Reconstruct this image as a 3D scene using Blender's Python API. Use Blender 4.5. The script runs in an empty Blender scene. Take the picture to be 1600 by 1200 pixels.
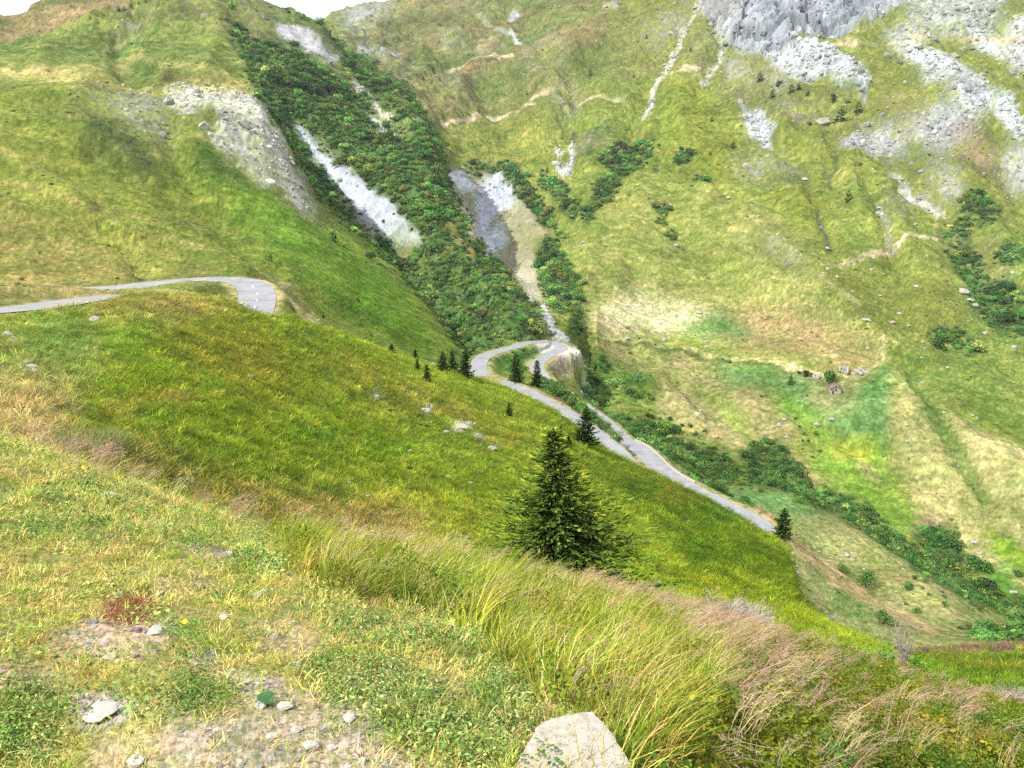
import bpy, bmesh, math, random
import numpy as np
from mathutils import Vector, Matrix, noise as mnoise

random.seed(7)
RNG = np.random.default_rng(7)
SC = bpy.context.scene
COL = SC.collection
R = math.radians

# ------------------------------------------------------------------ camera
W, H, F = 1600.0, 1200.0, 1331.0          # the photograph's frame and focal length in its pixels
PITCH = R(15.5)
cam_d = bpy.data.cameras.new('camera')
cam = bpy.data.objects.new('camera', cam_d)
COL.objects.link(cam)
cam.location = (0, 0, 0)                   # the eye is the origin, the turf lies 1.65 m below it
cam.rotation_euler = (R(90) - PITCH, 0, 0)
cam_d.sensor_fit = 'HORIZONTAL'
cam_d.sensor_width = 36.0
cam_d.lens = 36.0 * F / W
cam_d.clip_start = 0.1
cam_d.clip_end = 9000.0
SC.camera = cam

# ------------------------------------------------------------------ light
SUN_EL, SUN_AZ = R(48), R(236)             # azimuth clockwise from +Y: high, behind the viewer, to the left
sdir = Vector((math.cos(SUN_EL) * math.sin(SUN_AZ), math.cos(SUN_EL) * math.cos(SUN_AZ), math.sin(SUN_EL)))
world = bpy.data.worlds.new('World')
SC.world = world
world.use_nodes = True
wn, wl = world.node_tree.nodes, world.node_tree.links
wn.clear()
w_out = wn.new('ShaderNodeOutputWorld')
w_bg = wn.new('ShaderNodeBackground')
sky = wn.new('ShaderNodeTexSky')
sky.sky_type = 'NISHITA'
sky.sun_disc = False
sky.sun_elevation = SUN_EL
sky.sun_rotation = SUN_AZ
sky.altitude = 1900
w_tc = wn.new('ShaderNodeTexCoord')
w_no = wn.new('ShaderNodeTexNoise')
w_no.inputs['Scale'].default_value = 2.2
w_no.inputs['Detail'].default_value = 7
w_no.inputs['Roughness'].default_value = 0.55
w_rp = wn.new('ShaderNodeValToRGB')
w_rp.color_ramp.elements[0].position = 0.26
w_rp.color_ramp.elements[1].position = 0.44
w_mx = wn.new('ShaderNodeMixRGB')
w_mx.inputs[2].default_value = (7.6, 7.75, 8.0, 1)    # sunlit cloud against the physically bright sky
wl.new(w_tc.outputs['Generated'], w_no.inputs['Vector'])
wl.new(w_no.outputs['Fac'], w_rp.inputs[0])
wl.new(w_rp.outputs[0], w_mx.inputs[0])
wl.new(sky.outputs[0], w_mx.inputs[1])
wl.new(w_mx.outputs[0], w_bg.inputs[0])
w_bg.inputs[1].default_value = 0.10
wl.new(w_bg.outputs[0], w_out.inputs[0])
sun_d = bpy.data.lights.new('sun', 'SUN')
sun_d.energy = 4.2
sun_d.angle = R(0.6)
sun_d.color = (1.0, 0.955, 0.88)
sun = bpy.data.objects.new('sun', sun_d)
COL.objects.link(sun)
sun.rotation_euler = sdir.to_track_quat('Z', 'Y').to_euler()
vs = SC.view_settings
vs.view_transform = 'Standard'
vs.look = 'None'
vs.gamma = 1.0
vs.use_curve_mapping = False
vs.exposure = 0.78
SC.cycles.use_denoising = False
SC.cycles.max_bounces = 3
SC.cycles.diffuse_bounces = 2
SC.cycles.transmission_bounces = 2
SC.cycles.use_adaptive_sampling = True
SC.cycles.adaptive_threshold = 0.03
SC.cycles.use_light_tree = False
SC.render.film_transparent = False

# ------------------------------------------------------------------ small maths
CP, SP = math.cos(PITCH), math.sin(PITCH)
def ang(u, v):
    """azimuth and tangent of elevation of the sight line through a photograph pixel"""
    x = (np.asarray(u, float) - W / 2) / F
    y = -(np.asarray(v, float) - H / 2) / F
    fw = CP + y * SP
    up = -SP + y * CP
    hyp = np.hypot(x, fw)
    return np.arctan2(x, fw), up / hyp
def proj(X, Y, Z):
    fw = Y * CP - Z * SP
    up = Y * SP + Z * CP
    fw = np.maximum(fw, 1e-3)
    return W / 2 + F * X / fw, H / 2 - F * up / fw
def at(u, v, r):
    th, t = ang(u, v)
    return np.array([r * np.sin(th), r * np.cos(th), r * t])
def pchip(x, xs, ys):
    """monotone cubic interpolation; ys may be (n,) ; constant beyond the ends"""
    xs = np.asarray(xs, float); ys = np.asarray(ys, float)
    h = np.diff(xs); d = np.diff(ys) / h
    m = np.zeros_like(ys)
    for i in range(1, len(xs) - 1):
        if d[i - 1] * d[i] > 0:
            w1, w2 = 2 * h[i] + h[i - 1], h[i] + 2 * h[i - 1]
            m[i] = (w1 + w2) / (w1 / d[i - 1] + w2 / d[i])
    m[0], m[-1] = d[0], d[-1]
    x = np.clip(x, xs[0], xs[-1])
    k = np.clip(np.searchsorted(xs, x) - 1, 0, len(h) - 1)
    t = (x - xs[k]) / h[k]
    return ((2*t**3 - 3*t**2 + 1) * ys[k] + (t**3 - 2*t**2 + t) * h[k] * m[k]
            + (-2*t**3 + 3*t**2) * ys[k + 1] + (t**3 - t**2) * h[k] * m[k + 1])
def _hash(ix, iy, s):
    h = (ix.astype(np.int64) * 374761393 + iy.astype(np.int64) * 668265263 + s * 974634211) & 0xFFFFFFFF
    h = ((h ^ (h >> 13)) * 1274126177) & 0xFFFFFFFF
    return (h ^ (h >> 16)) & 0xFFFFFFFF
def pn(x, y, s=0):
    ix, iy = np.floor(x), np.floor(y)
    fx, fy = x - ix, y - iy
    ux, uy = fx*fx*fx*(fx*(fx*6-15)+10), fy*fy*fy*(fy*(fy*6-15)+10)
    def g(dx, dy):
        a = _hash(ix + dx, iy + dy, s) * (2 * math.pi / 4294967296.0)
        return np.cos(a) * (fx - dx) + np.sin(a) * (fy - dy)
    a, b, c, d = g(0, 0), g(1, 0), g(0, 1), g(1, 1)
    return ((a * (1-ux) + b * ux) * (1-uy) + (c * (1-ux) + d * ux) * uy) * 1.5
def fbm(x, y, octv=4, s=0, gain=0.5):
    v = 0; a = 1.0; tot = 0
    for i in range(octv):
        v = v + a * pn(x * 2**i, y * 2**i, s + i * 17); tot += a; a *= gain
    return v / tot
def ridged(x, y, octv=4, s=0, gain=0.55):
    v = 0; a = 1.0; tot = 0
    for i in range(octv):
        v = v + a * (1 - 2 * np.abs(pn(x * 2**i, y * 2**i, s + i * 13))); tot += a; a *= gain
    return v / tot
def smooth(a, lo, hi):
    t = np.clip((a - lo) / (hi - lo), 0, 1)
    return t * t * (3 - 2 * t)
KA = 0.43                                   # photographed brightness of a lit surface -> its base colour
def C(r, g, b, k=1.0):
    f = lambda c: ((c / 255.0 + 0.055) / 1.055) ** 2.4 if c > 10.3 else c / 255.0 / 12.92
    return (min(f(r) * KA * k, .85), min(f(g) * KA * k, .85), min(f(b) * KA * k, .85))

# ------------------------------------------------------------------ object helpers
def tag(o, label=None, cat=None, group=None, kind=None):
    if label: o['label'] = label
    if cat: o['category'] = cat
    if group: o['group'] = group
    if kind: o['kind'] = kind
    return o
def link(o, parent=None):
    COL.objects.link(o)
    if parent: o.parent = parent
    return o
def empty(name, loc, rz=0.0, sc=1.0):
    o = bpy.data.objects.new(name, None)
    o.empty_display_size = 0.2
    o.location = loc; o.rotation_euler = (0, 0, rz); o.scale = (sc, sc, sc)
    return link(o)
def mesh_np(name, verts, faces, mat=None, smooth_=False):
    """mesh from numpy arrays; faces (n,3) or (n,4), or a list mixing both"""
    me = bpy.data.meshes.new(name)
    if isinstance(faces, list):
        me.from_pydata([tuple(map(float, v)) for v in verts], [], [tuple(map(int, f)) for f in faces])
    else:
        verts = np.asarray(verts, np.float32); faces = np.asarray(faces, np.int32)
        n, k = faces.shape
        me.vertices.add(len(verts)); me.vertices.foreach_set('co', verts.ravel())
        me.loops.add(n * k); me.loops.foreach_set('vertex_index', faces.ravel())
        me.polygons.add(n); me.polygons.foreach_set('loop_start', np.arange(0, n * k, k, dtype=np.int32))
        try: me.polygons.foreach_set('loop_total', np.full(n, k, np.int32))
        except Exception: pass
        me.update(calc_edges=True)
    if mat: me.materials.append(mat)
    if smooth_:
        me.polygons.foreach_set('use_smooth', np.ones(len(me.polygons), bool))
    return me
def obj(name, me, parent=None, loc=None):
    o = bpy.data.objects.new(name, me)
    if loc is not None: o.location = loc
    return link(o, parent)

# ------------------------------------------------------------------ terrain: a loft through the lines of the land
# every line runs across the view from left to right as (pixel column, pixel row, distance in metres) of the ground it follows
LINES = [
 ('feet', None),
 ('near', [(-300,1200,2.9),(0,1200,2.9),(400,1200,2.45),(850,1200,2.35),(1000,1200,2.6),(1200,1200,3.6),(1400,1200,5),(1600,1200,6.5),(1900,1200,8.5)]),
 ('bank_mid', [(-300,930,4.6),(0,950,4.2),(400,960,4.0),(650,1010,3.7),(900,1060,3.7),(1050,1075,4.4),(1200,1090,5.5),(1400,1120,7.5),(1600,1150,8.6),(1900,1170,11)]),
 ('bank_up', [(-300,770,7.5),(0,790,6.5),(400,850,6),(600,900,5.6),(900,970,6.2),(1200,1025,9),(1400,1075,11.5),(1600,1122,12.5),(1900,1160,14)]),
 ('bank_crest', [(-300,640,13),(0,690,11),(150,740,9.5),(450,846,8),(620,876,8),(750,896,8.5),(980,944,10.5),(1200,1000,14),(1400,1048,18),(1500,1083,20),(1600,1112,20),(1900,1150,20)]),
 ('bank_behind', [(-300,660,18),(0,700,16),(150,765,14),(450,875,12.5),(620,905,12.5),(750,922,13),(980,966,15),(1200,1017,20),(1400,1054,24),(1500,1092,26),(1600,1127,27),(1900,1170,28)]),
 ('spur_foot', [(-300,640,22),(0,672,20),(150,738,20),(450,842,22),(620,868,24),(750,890,26),(880,906,27),(980,934,29),(1100,960,33),(1200,986,38),(1330,1008,44),(1400,1034,40),(1500,1064,40),(1600,1084,40),(1900,1115,40)]),
 ('spur_mid', [(-300,560,38),(0,580,33),(150,590,38),(300,600,45),(500,660,52),(700,720,62),(900,780,66),(1050,840,66),(1150,890,64),(1240,950,58),(1330,1000,52),(1420,1031,49),(1500,1037,49),(1600,1037,49),(1900,1050,49)]),
 ('spur_crest', [(-300,510,60),(0,496,64),(120,480,76),(245,458,95),(300,461,106),(350,468,112),(410,490,117),(500,510,138),(600,545,160),(660,566,172),(740,588,178),(860,637,165),(960,709,145),(1060,756,125),(1180,823,108),(1232,865,98),(1247,930,85),(1330,990,70),(1420,1019,62),(1500,1014,62),(1600,1009,62),(1900,1005,62)]),
 ('spur_behind', [(-300,500,67),(0,488,70),(120,473,83),(245,461,101),(300,466,114),(350,474,121),(410,502,128),(500,530,160),(600,575,190),(660,600,200),(740,615,205),(860,660,188),(960,730,165),(1060,790,143),(1180,850,125),(1232,900,115),(1250,960,100),(1330,1010,84),(1420,1040,76),(1500,1050,76),(1600,1060,78),(1900,1070,80)]),
 ('road_band', [(-300,488,75),(0,478,76),(120,463,90),(170,459,100),(245,450,118),(300,446,136),(350,453,145),(400,470,141),(440,491,143),(500,509,170),(600,543,215),(660,563,228),(740,584,238),(800,604,228),(860,634,210),(930,680,197),(965,708,190),(1000,715,188),(1060,753,180),(1180,815,163),(1232,855,154),(1260,930,125),(1330,985,112),(1420,1015,105),(1500,1012,105),(1600,1005,105),(1900,1000,105)]),
 ('bench_edge', [(-300,450,86),(0,447,88),(120,449,100),(170,454,112),(210,452,128),(245,447,140),(300,441,150),(345,439,154),(375,438,158),(400,445,163),(430,460,166),(500,498,192),(600,535,230),(660,556,243),(740,574,251),(800,590,245),(860,620,222),(930,664,207),(965,692,203),(1000,692,207),(1030,706,205),(1060,738,188),(1180,795,175),(1232,838,167),(1330,918,157),(1400,960,142),(1450,985,138),(1500,1000,130),(1600,1000,125),(1900,990,125)]),
 ('road_back', [(-300,448,148),(0,448,150),(120,452,153),(170,452,156),(245,441,165),(300,434,170),(345,431.5,174),(375,431,178),(400,436,178),(430,456,176),(500,494,202),(600,530,238),(660,552,249),(740,570,256),(800,583,253),(860,613,236),(930,658,217),(965,687,211),(1000,691,213),(1030,707,212),(1060,740,197),(1180,792,184),(1232,836,176),(1330,916,166),(1400,958,152),(1450,982,145),(1500,997,139),(1600,999,135),(1900,1020,135)]),
 ('slope_mid', [(-300,300,235),(0,320,235),(200,330,245),(400,370,258),(500,420,252),(600,480,262),(660,520,264),(740,566,264),(800,574,264),(860,604,250),(930,652,228),(965,682,220),(1030,708,218),(1060,742,204),(1180,790,192),(1232,834,184),(1330,914,174),(1400,956,163),(1450,978,152),(1500,992,148),(1600,997,146),(1900,1050,146)]),
 ('left_edge', [(-300,120,420),(0,132,430),(120,125,450),(200,138,450),(260,147,450),(300,143,455),(400,150,470),(430,190,460),(470,260,440),(500,310,420),(560,365,390),(620,420,350),(680,495,300),(720,546,275),(750,562,272),(800,562,280),(860,592,275),(930,645,250),(960,668,240),(1030,715,238),(1130,762,228),(1240,770,222),(1300,805,216),(1400,865,205),(1500,930,195),(1600,990,188),(1900,1100,175)]),
 ('stream', [(-300,140,500),(0,150,520),(200,152,530),(300,157,540),(400,167,540),(430,207,530),(470,282,505),(500,332,480),(560,387,445),(620,442,400),(680,514,340),(720,558,300),(750,560,290),(800,546,303),(860,541,313),(890,555,320),(910,600,312),(940,650,300),(1000,680,285),(1100,720,272),(1240,762,262),(1300,800,256),(1400,850,248),(1500,905,240),(1600,945,232),(1900,1090,205)]),
 ('low_slope', [(-300,120,600),(0,110,620),(120,115,600),(240,130,580),(300,127,590),(350,132,600),(400,143,600),(430,170,600),(470,245,580),(500,290,560),(560,350,520),(620,405,470),(680,480,410),(720,530,360),(760,540,332),(800,530,332),(860,515,345),(885,512,350),(910,540,365),(940,600,345),(1000,640,330),(1100,680,320),(1240,725,308),(1300,760,300),(1400,810,290),(1500,870,280),(1600,915,268),(1900,1050,250)]),
 ('hut_line', [(-300,70,760),(0,90,750),(120,85,740),(240,75,740),(340,60,760),(400,80,740),(450,130,710),(500,190,680),(560,260,640),(620,330,580),(680,420,500),(740,490,420),(800,500,382),(860,495,380),(890,490,385),(930,540,400),(1000,570,410),(1100,590,410),(1240,620,392),(1303,611,400),(1400,640,395),(1500,690,385),(1600,740,370),(1900,880,340)]),
 ('ravine_crest', [(-300,-60,950),(0,38,900),(90,-2,920),(200,-60,960),(340,-30,1000),(385,-2,990),(430,18,960),(475,30,940),(500,43,920),(520,68,900),(545,95,870),(590,125,830),(630,150,790),(665,190,760),(682,240,725),(694,280,690),(712,316,655),(738,350,610),(750,390,570),(774,420,525),(805,456,475),(840,482,440),(880,470,460),(900,460,480),(950,470,500),(1000,490,500),(1100,510,490),(1240,520,480),(1380,570,450),(1500,600,440),(1600,650,425),(1900,780,390)]),
 ('ravine_behind', [(-300,0,1050),(0,65,1000),(90,25,1020),(200,-20,1060),(340,0,1100),(395,25,1090),(430,40,1080),(500,65,1040),(545,112,990),(590,145,940),(630,170,900),(665,210,860),(682,250,812),(694,286,790),(712,319,768),(738,350,735),(752,386,705),(776,414,665),(805,444,610),(840,452,570),(880,415,570),(900,400,570),(950,410,580),(1000,420,580),(1100,430,570),(1240,430,560),(1380,480,530),(1500,520,520),(1600,570,500),(1900,700,460)]),
 ('face_mid', [(-300,100,1200),(0,100,1200),(200,60,1250),(395,60,1300),(500,72,1250),(545,102,1150),(600,135,1080),(650,165,1020),(700,220,960),(760,260,905),(840,300,810),(900,300,750),(1000,310,740),(1150,320,730),(1300,320,720),(1450,350,690),(1600,400,660),(1900,520,620)]),
 ('face_up', [(-300,130,1500),(0,130,1500),(395,90,1550),(500,64,1450),(600,90,1350),(700,140,1200),(800,180,1100),(900,180,1000),(1000,180,960),(1150,180,930),(1300,170,900),(1450,180,880),(1600,220,860),(1900,320,800)]),
 ('skyline', [(-300,160,1900),(0,160,1900),(395,100,1950),(500,42,1900),(530,22,1880),(570,12,1850),(610,7,1850),(640,-3,1800),(700,-20,1700),(800,-12,1500),(900,0,1350),(1000,0,1250),(1100,-4,1120),(1300,-10,1050),(1450,-10,1050),(1600,0,1080),(1900,100,1000)]),
 ('summit', [(-300,200,2300),(395,120,2350),(500,60,2300),(560,30,2250),(610,10,2200),(640,-8,2100),(700,-90,2000),(900,-150,1700),(1100,-200,1400),(1300,-250,1300),(1600,-200,1300),(1900,-60,1250)]),
 ('beyond', [(-300,400,3200),(395,300,3200),(640,150,2900),(900,50,2600),(1300,0,2400),(1900,100,2300)]),
]
ROWS = {'near':14,'bank_mid':56,'bank_up':46,'bank_crest':40,'bank_behind':9,'spur_foot':9,'spur_mid':56,'spur_crest':60,'spur_behind':10,
        'road_band':14,'bench_edge':30,'road_back':18,'slope_mid':48,'left_edge':80,'stream':16,'low_slope':34,'hut_line':56,'ravine_crest':62,
        'ravine_behind':34,'face_mid':58,'face_up':66,'skyline':96,'summit':14,'beyond':5}
NAMES = [n for n, _ in LINES]
TH = np.concatenate([np.linspace(R(-58), R(-36.5), 26)[:-1], np.linspace(R(-36.5), R(36.5), 900), np.linspace(R(36.5), R(58), 26)[1:]])
NC = len(TH)
us = np.arange(-300, 1901, 4.0)
LT, LR = [], []
SCALE = {'low_slope': .95, 'hut_line': .85, 'ravine_crest': .85, 'ravine_behind': .86, 'face_mid': .87, 'face_up': .90, 'skyline': .93, 'summit': .95}
NEARL = ('near', 'bank_mid', 'bank_up', 'bank_crest', 'bank_behind', 'spur_foot')
def drop12(u, v):                          # the near lines were paced out with the eye 12 degrees down
    x = (u - W / 2) / F; y = -(v - H / 2) / F
    c, s_ = math.cos(R(12)), math.sin(R(12))
    return (-s_ + y * c) / np.hypot(x, c + y * s_)
for name, pts in LINES:
    if pts is None:
        LR.append(np.full(NC, math.log(0.5))); LT.append(np.full(NC, -1.66 / 0.5)); continue
    pu, pv, pr = np.array(pts, float).T
    v = pchip(us, pu, pv); lr = pchip(us, pu, np.log(pr))
    th, t = ang(us, v)
    if name in NEARL: lr = lr + np.log(drop12(us, v) / t)
    lr = lr + math.log(SCALE.get(name, 1.0))
    th = np.maximum.accumulate(th + np.arange(len(th)) * 1e-9)
    LT.append(np.interp(TH, th, t)); LR.append(np.interp(TH, th, lr))
LT, LR = np.array(LT), np.array(LR)
for i in range(1, len(LR)):
    LR[i] = np.maximum(LR[i], LR[i - 1] + 0.02)
# slopes for a monotone cubic along every sight direction
h = np.diff(LR, axis=0); d = np.diff(LT, axis=0) / h
M = np.zeros_like(LT)
same = d[:-1] * d[1:] > 0
w1, w2 = 2 * h[1:] + h[:-1], h[1:] + 2 * h[:-1]
with np.errstate(divide='ignore', invalid='ignore'):
    M[1:-1] = np.where(same, (w1 + w2) / (w1 / d[:-1] + w2 / d[1:]), 0)
M[0], M[-1] = d[0], d[-1]
rowT, rowR, row_of, rowseg = [], [], {'feet': 0}, []
for i in range(1, len(LINES)):
    n = ROWS[NAMES[i]]
    ss = np.arange(0, n) / n
    for s in ss:
        hh = h[i-1]
        t = ((2*s**3-3*s**2+1) * LT[i-1] + (s**3-2*s**2+s) * hh * M[i-1] + (-2*s**3+3*s**2) * LT[i] + (s**3-s**2) * hh * M[i])
        rowT.append(t); rowR.append(LR[i-1] + s * hh); rowseg.append(i - 1 + s)
    row_of[NAMES[i]] = len(rowT)
rowT.append(LT[-1]); rowR.append(LR[-1]); rowseg.append(len(LINES) - 1)
T = np.array(rowT); RR = np.exp(np.array(rowR)); SEG = np.array(rowseg)
NR = len(T)
TX, TY, TZ = RR * np.sin(TH), RR * np.cos(TH), RR * T
PU, PV = proj(TX, TY, TZ)                      # where each bare ground point stands in the photograph

# ------------------------------------------------------------------ what covers the ground
# maps of ground cover (colour of turf, soil, scree; rock share; scrub share), drawn region by region and then fixed to the terrain
CW, CH_ = 800, 600
gx, gy = np.meshgrid(np.arange(CW) * 2.0 + 1, np.arange(CH_) * 2.0 + 1)
class Cover:
    def __init__(self, base):
        self.rgb = np.empty((CH_, CW, 3)); self.rgb[:] = base
        self.ch = {k: np.zeros((CH_, CW)) for k in ('rock', 'scrub', 'crag', 'tall', 'heath', 'bare', 'plume', 'slab', 'hgt')}
    def _apply(self, win, m, col, ch):
        if col is not None:
            self.rgb[win] += (np.array(col) - self.rgb[win]) * m[..., None]
        for k, v in ch.items():
            self.ch[k][win] += (v - self.ch[k][win]) * m
    def _win(self, x0, x1, y0, y1, pad):
        a, b = np.clip([(x0 - pad) // 2, (x1 + pad) // 2 + 1], 0, CW).astype(int)
        c, d = np.clip([(y0 - pad) // 2, (y1 + pad) // 2 + 1], 0, CH_).astype(int)
        return None if b <= a or d <= c else np.s_[c:d, a:b]
    def poly(self, pts, col=None, soft=4, op=1.0, **ch):
        p = np.array(pts, float)
        if ch.get('rock', 0) > .2: soft *= 2.2 if ch['rock'] < .72 else 1.25            # rock gives way to turf bit by bit
        win = self._win(p[:, 0].min(), p[:, 0].max(), p[:, 1].min(), p[:, 1].max(), 2.4 * soft + 6)
        if win is None: return
        X, Y = gx[win], gy[win]
        ins = np.zeros(X.shape, bool)
        for (ax, ay), (bx, by) in zip(p, np.roll(p, -1, 0)):
            if ay == by: continue
            ins ^= ((ay > Y) != (by > Y)) & (X < (bx - ax) * (Y - ay) / (by - ay) + ax)
        self._apply(win, blur(ins.astype(float), soft / 2) * op, col, ch)
    def line(self, pts, w, col=None, soft=2, op=1.0, **ch):
        p = np.array(pts, float)
        win = self._win(p[:, 0].min(), p[:, 0].max(), p[:, 1].min(), p[:, 1].max(), w + soft * 2 + 4)
        if win is None: return
        X, Y = gx[win], gy[win]
        dist = np.full(X.shape, 1e9)
        for (ax, ay), (bx, by) in zip(p[:-1], p[1:]):
            L = (bx-ax)**2 + (by-ay)**2
            t = np.clip(((X-ax)*(bx-ax) + (Y-ay)*(by-ay)) / max(L, 1e-6), 0, 1)
            dist = np.minimum(dist, np.hypot(X - ax - t*(bx-ax), Y - ay - t*(by-ay)))
        self._apply(win, (1 - smooth(dist, w/2 - soft/2, w/2 + soft)) * op, col, ch)
    def spot(self, cx, cy, rx, ry, col=None, op=1.0, **ch):
        win = self._win(cx - rx, cx + rx, cy - ry, cy + ry, 6)
        if win is None: return
        q = np.hypot((gx[win] - cx) / rx, (gy[win] - cy) / ry)
        self._apply(win, (1 - smooth(q, 0.55, 1.15)) * op, col, ch)
    def fold(self, pts, w, amp):
        """a rib (amp > 0) or a gully (amp < 0) of the land, as a share of the distance"""
        p = np.array(pts, float)
        win = self._win(p[:, 0].min(), p[:, 0].max(), p[:, 1].min(), p[:, 1].max(), 2.4 * w)
        if win is None: return
        X, Y = gx[win], gy[win]; dist = np.full(X.shape, 1e9)
        for (ax, ay), (bx, by) in zip(p[:-1], p[1:]):
            t = np.clip(((X-ax)*(bx-ax) + (Y-ay)*(by-ay)) / max((bx-ax)**2 + (by-ay)**2, 1e-6), 0, 1)
            dist = np.minimum(dist, np.hypot(X - ax - t*(bx-ax), Y - ay - t*(by-ay)))
        self.ch['hgt'][win] += amp * np.exp(-(dist / (w * .6)) ** 2)
    def sample(self, arr, U, V):
        x = np.clip(U / 2 - .5, 0, CW - 1.001); y = np.clip(V / 2 - .5, 0, CH_ - 1.001)
        ix, iy = x.astype(int), y.astype(int); fx, fy = x - ix, y - iy
        if arr.ndim == 3: fx, fy = fx[..., None], fy[..., None]
        return (arr[iy, ix]*(1-fx) + arr[iy, ix+1]*fx)*(1-fy) + (arr[iy+1, ix]*(1-fx) + arr[iy+1, ix+1]*fx)*fy
def blur(a, rad):
    k = int(round(rad))
    if k < 1: return a
    for _ in range(2):
        for ax in (0, 1):
            pad = np.pad(a, [(k+1, k) if i == ax else (0, 0) for i in (0, 1)], mode='edge')
            c = np.cumsum(pad, axis=ax)
            n = 2*k + 1
            a = (c[n:] - c[:-n])/n if ax == 0 else (c[:, n:] - c[:, :-n])/n
    return a

# --- the mountains, the ravine and the valley
far = Cover(C(146, 156, 58))
P_, L_, S_ = far.poly, far.line, far.spot
P_([(480,60),(640,-10),(1130,-10),(1090,90),(980,165),(900,165),(800,190),(690,205),(640,160),(560,110)], C(132,130,66), 40)
for q in ([(560,112),(660,78),(760,40),(840,0)], [(640,120),(740,90),(840,62),(930,30)], [(760,140),(850,112),(930,92)]):
    L_(q, 22, C(112,130,54), 18, .7)
for q in ([(600,100),(720,62),(820,25)], [(700,128),(800,98),(900,60),(1000,20)], [(830,120),(930,70)]):
    L_(q, 12, C(152,130,76), 10, .7)
P_([(900,120),(1000,110),(1100,150),(1160,220),(1180,330),(1020,330),(900,300),(840,240)], C(136,150,48), 40)
P_([(690,205),(840,195),(880,250),(840,290),(780,270),(700,262)], C(152,156,56), 14)
P_([(1040,150),(1140,130),(1150,250),(1280,300),(1290,420),(1150,330),(1050,300)], C(142,150,40), 30)
P_([(900,470),(950,390),(1070,330),(1180,340),(1270,440),(1385,520),(1382,600),(1180,562),(1000,545),(900,528)], C(180,178,88), 30)
P_([(905,330),(1010,290),(1150,320),(1240,400),(1180,470),(1000,460),(900,440)], C(160,166,70), 30)
P_([(925,495),(990,468),(1110,492),(1125,515),(1075,528),(960,520)], C(244,232,164), 14)
P_([(1090,505),(1200,475),(1370,540),(1372,580),(1200,562)], C(190,168,98), 14)
P_([(1110,490),(1130,490),(1180,525),(1150,540),(1110,530),(1020,545),(1080,515)], C(140,170,84), 10)
P_([(1010,535),(1090,530),(1100,555),(1040,550)], C(170,185,50), 8)
P_([(900,534),(1060,556),(1150,575),(1290,597),(1380,592),(1300,622),(1230,700),(1180,690),(1050,640),(1020,605),(960,570)], C(172,164,92), 8)
P_([(980,540),(1040,548),(1060,580),(1000,575)], C(150,160,70), 10, .7)
P_([(1110,570),(1200,582),(1290,602),(1320,620),(1390,580),(1395,700),(1340,730),(1310,680),(1240,650),(1200,612),(1130,602)], C(116,156,74), 9)
P_([(1270,600),(1330,600),(1340,640),(1290,650),(1260,630)], C(176,172,100), 10, .8)
P_([(1195,612),(1240,622),(1310,682),(1375,685),(1385,740),(1420,800),(1445,835),(1415,840),(1340,795),(1260,730),(1292,702),(1250,662)], C(142,174,48), 8)
P_([(1300,690),(1370,690),(1360,715),(1300,715)], C(176,180,40), 8, .8)
P_([(1330,715),(1370,735),(1385,765),(1350,745)], C(170,160,92), 6)
P_([(1035,588),(1090,606),(1150,650),(1190,692),(1160,692),(1110,645),(1060,612)], C(140,168,50), 8)
P_([(955,572),(1025,594),(1010,632),(940,615)], C(124,164,52), 9)
P_([(1030,612),(1075,606),(1130,648),(1172,694),(1150,708),(1080,676),(1030,655)], C(190,176,108), 6)
P_([(1170,695),(1215,690),(1300,780),(1300,800),(1255,760),(1240,745)], C(186,164,108), 6)
P_([(1250,425),(1600,370),(1600,690),(1430,610),(1390,540)], C(138,156,58), 24)
P_([(1380,300),(1480,340),(1500,480),(1420,560),(1330,470)], C(150,160,62), 20)
P_([(1395,600),(1440,630),(1600,725),(1600,930),(1480,858),(1435,800),(1392,700)], C(186,180,100), 8)
P_([(1460,640),(1600,720),(1600,790),(1500,730)], C(196,186,108), 10)
L_([(1425,595),(1450,640),(1485,695),(1535,775)], 20, C(118,142,56), 10, .9)
P_([(1440,805),(1490,830),(1480,850),(1430,830)], C(190,160,112), 8)
P_([(1530,822),(1600,860),(1600,905),(1556,870)], C(146,172,38), 5)
P_([(1525,900),(1575,880),(1602,945),(1565,945)], C(108,160,46), 7)
L_([(1500,690),(1545,702),(1600,716)], 3, C(206,192,120))
# terrace above the lower road and the slope behind it
P_([(1000,690),(1130,765),(1250,768),(1400,865),(1600,990),(1600,1020),(1400,1020),(1330,910),(1240,830),(1180,790),(1060,742)], C(168,168,92), 6)
P_([(1135,763),(1250,768),(1290,806),(1210,808),(1160,790)], C(122,162,80), 6)
P_([(1330,850),(1400,900),(1500,960),(1450,950),(1340,880)], C(188,180,96), 10, .8)
P_([(1185,812),(1260,838),(1340,918),(1460,986),(1510,1012),(1420,1022),(1330,992),(1250,935),(1235,865)], C(166,168,92), 4)
P_([(1270,880),(1330,930),(1370,960),(1340,970),(1290,930)], C(128,158,74), 10, .9)
L_([(1185,798),(1240,850),(1340,926),(1455,988)], 15, C(208,182,116), 6)
L_([(1210,846),(1232,862),(1238,880)], 7, C(232,216,176), 3, 1, rock=.3)
L_([(1255,935),(1290,965),(1340,990)], 10, C(200,180,120), 6, .8)
# path and hedge bank below the pasture
L_([(880,524),(960,538),(1060,552),(1150,572),(1230,584),(1290,594)], 6, C(96,122,44), 3, .9, scrub=.25)
L_([(880,522),(960,535),(1060,548),(1150,567),(1232,580),(1285,588)], 3, C(196,188,110))
L_([(1215,578),(1260,587),(1290,592),(1340,590),(1378,582),(1378,540)], 4, C(214,200,128), 3)
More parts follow.
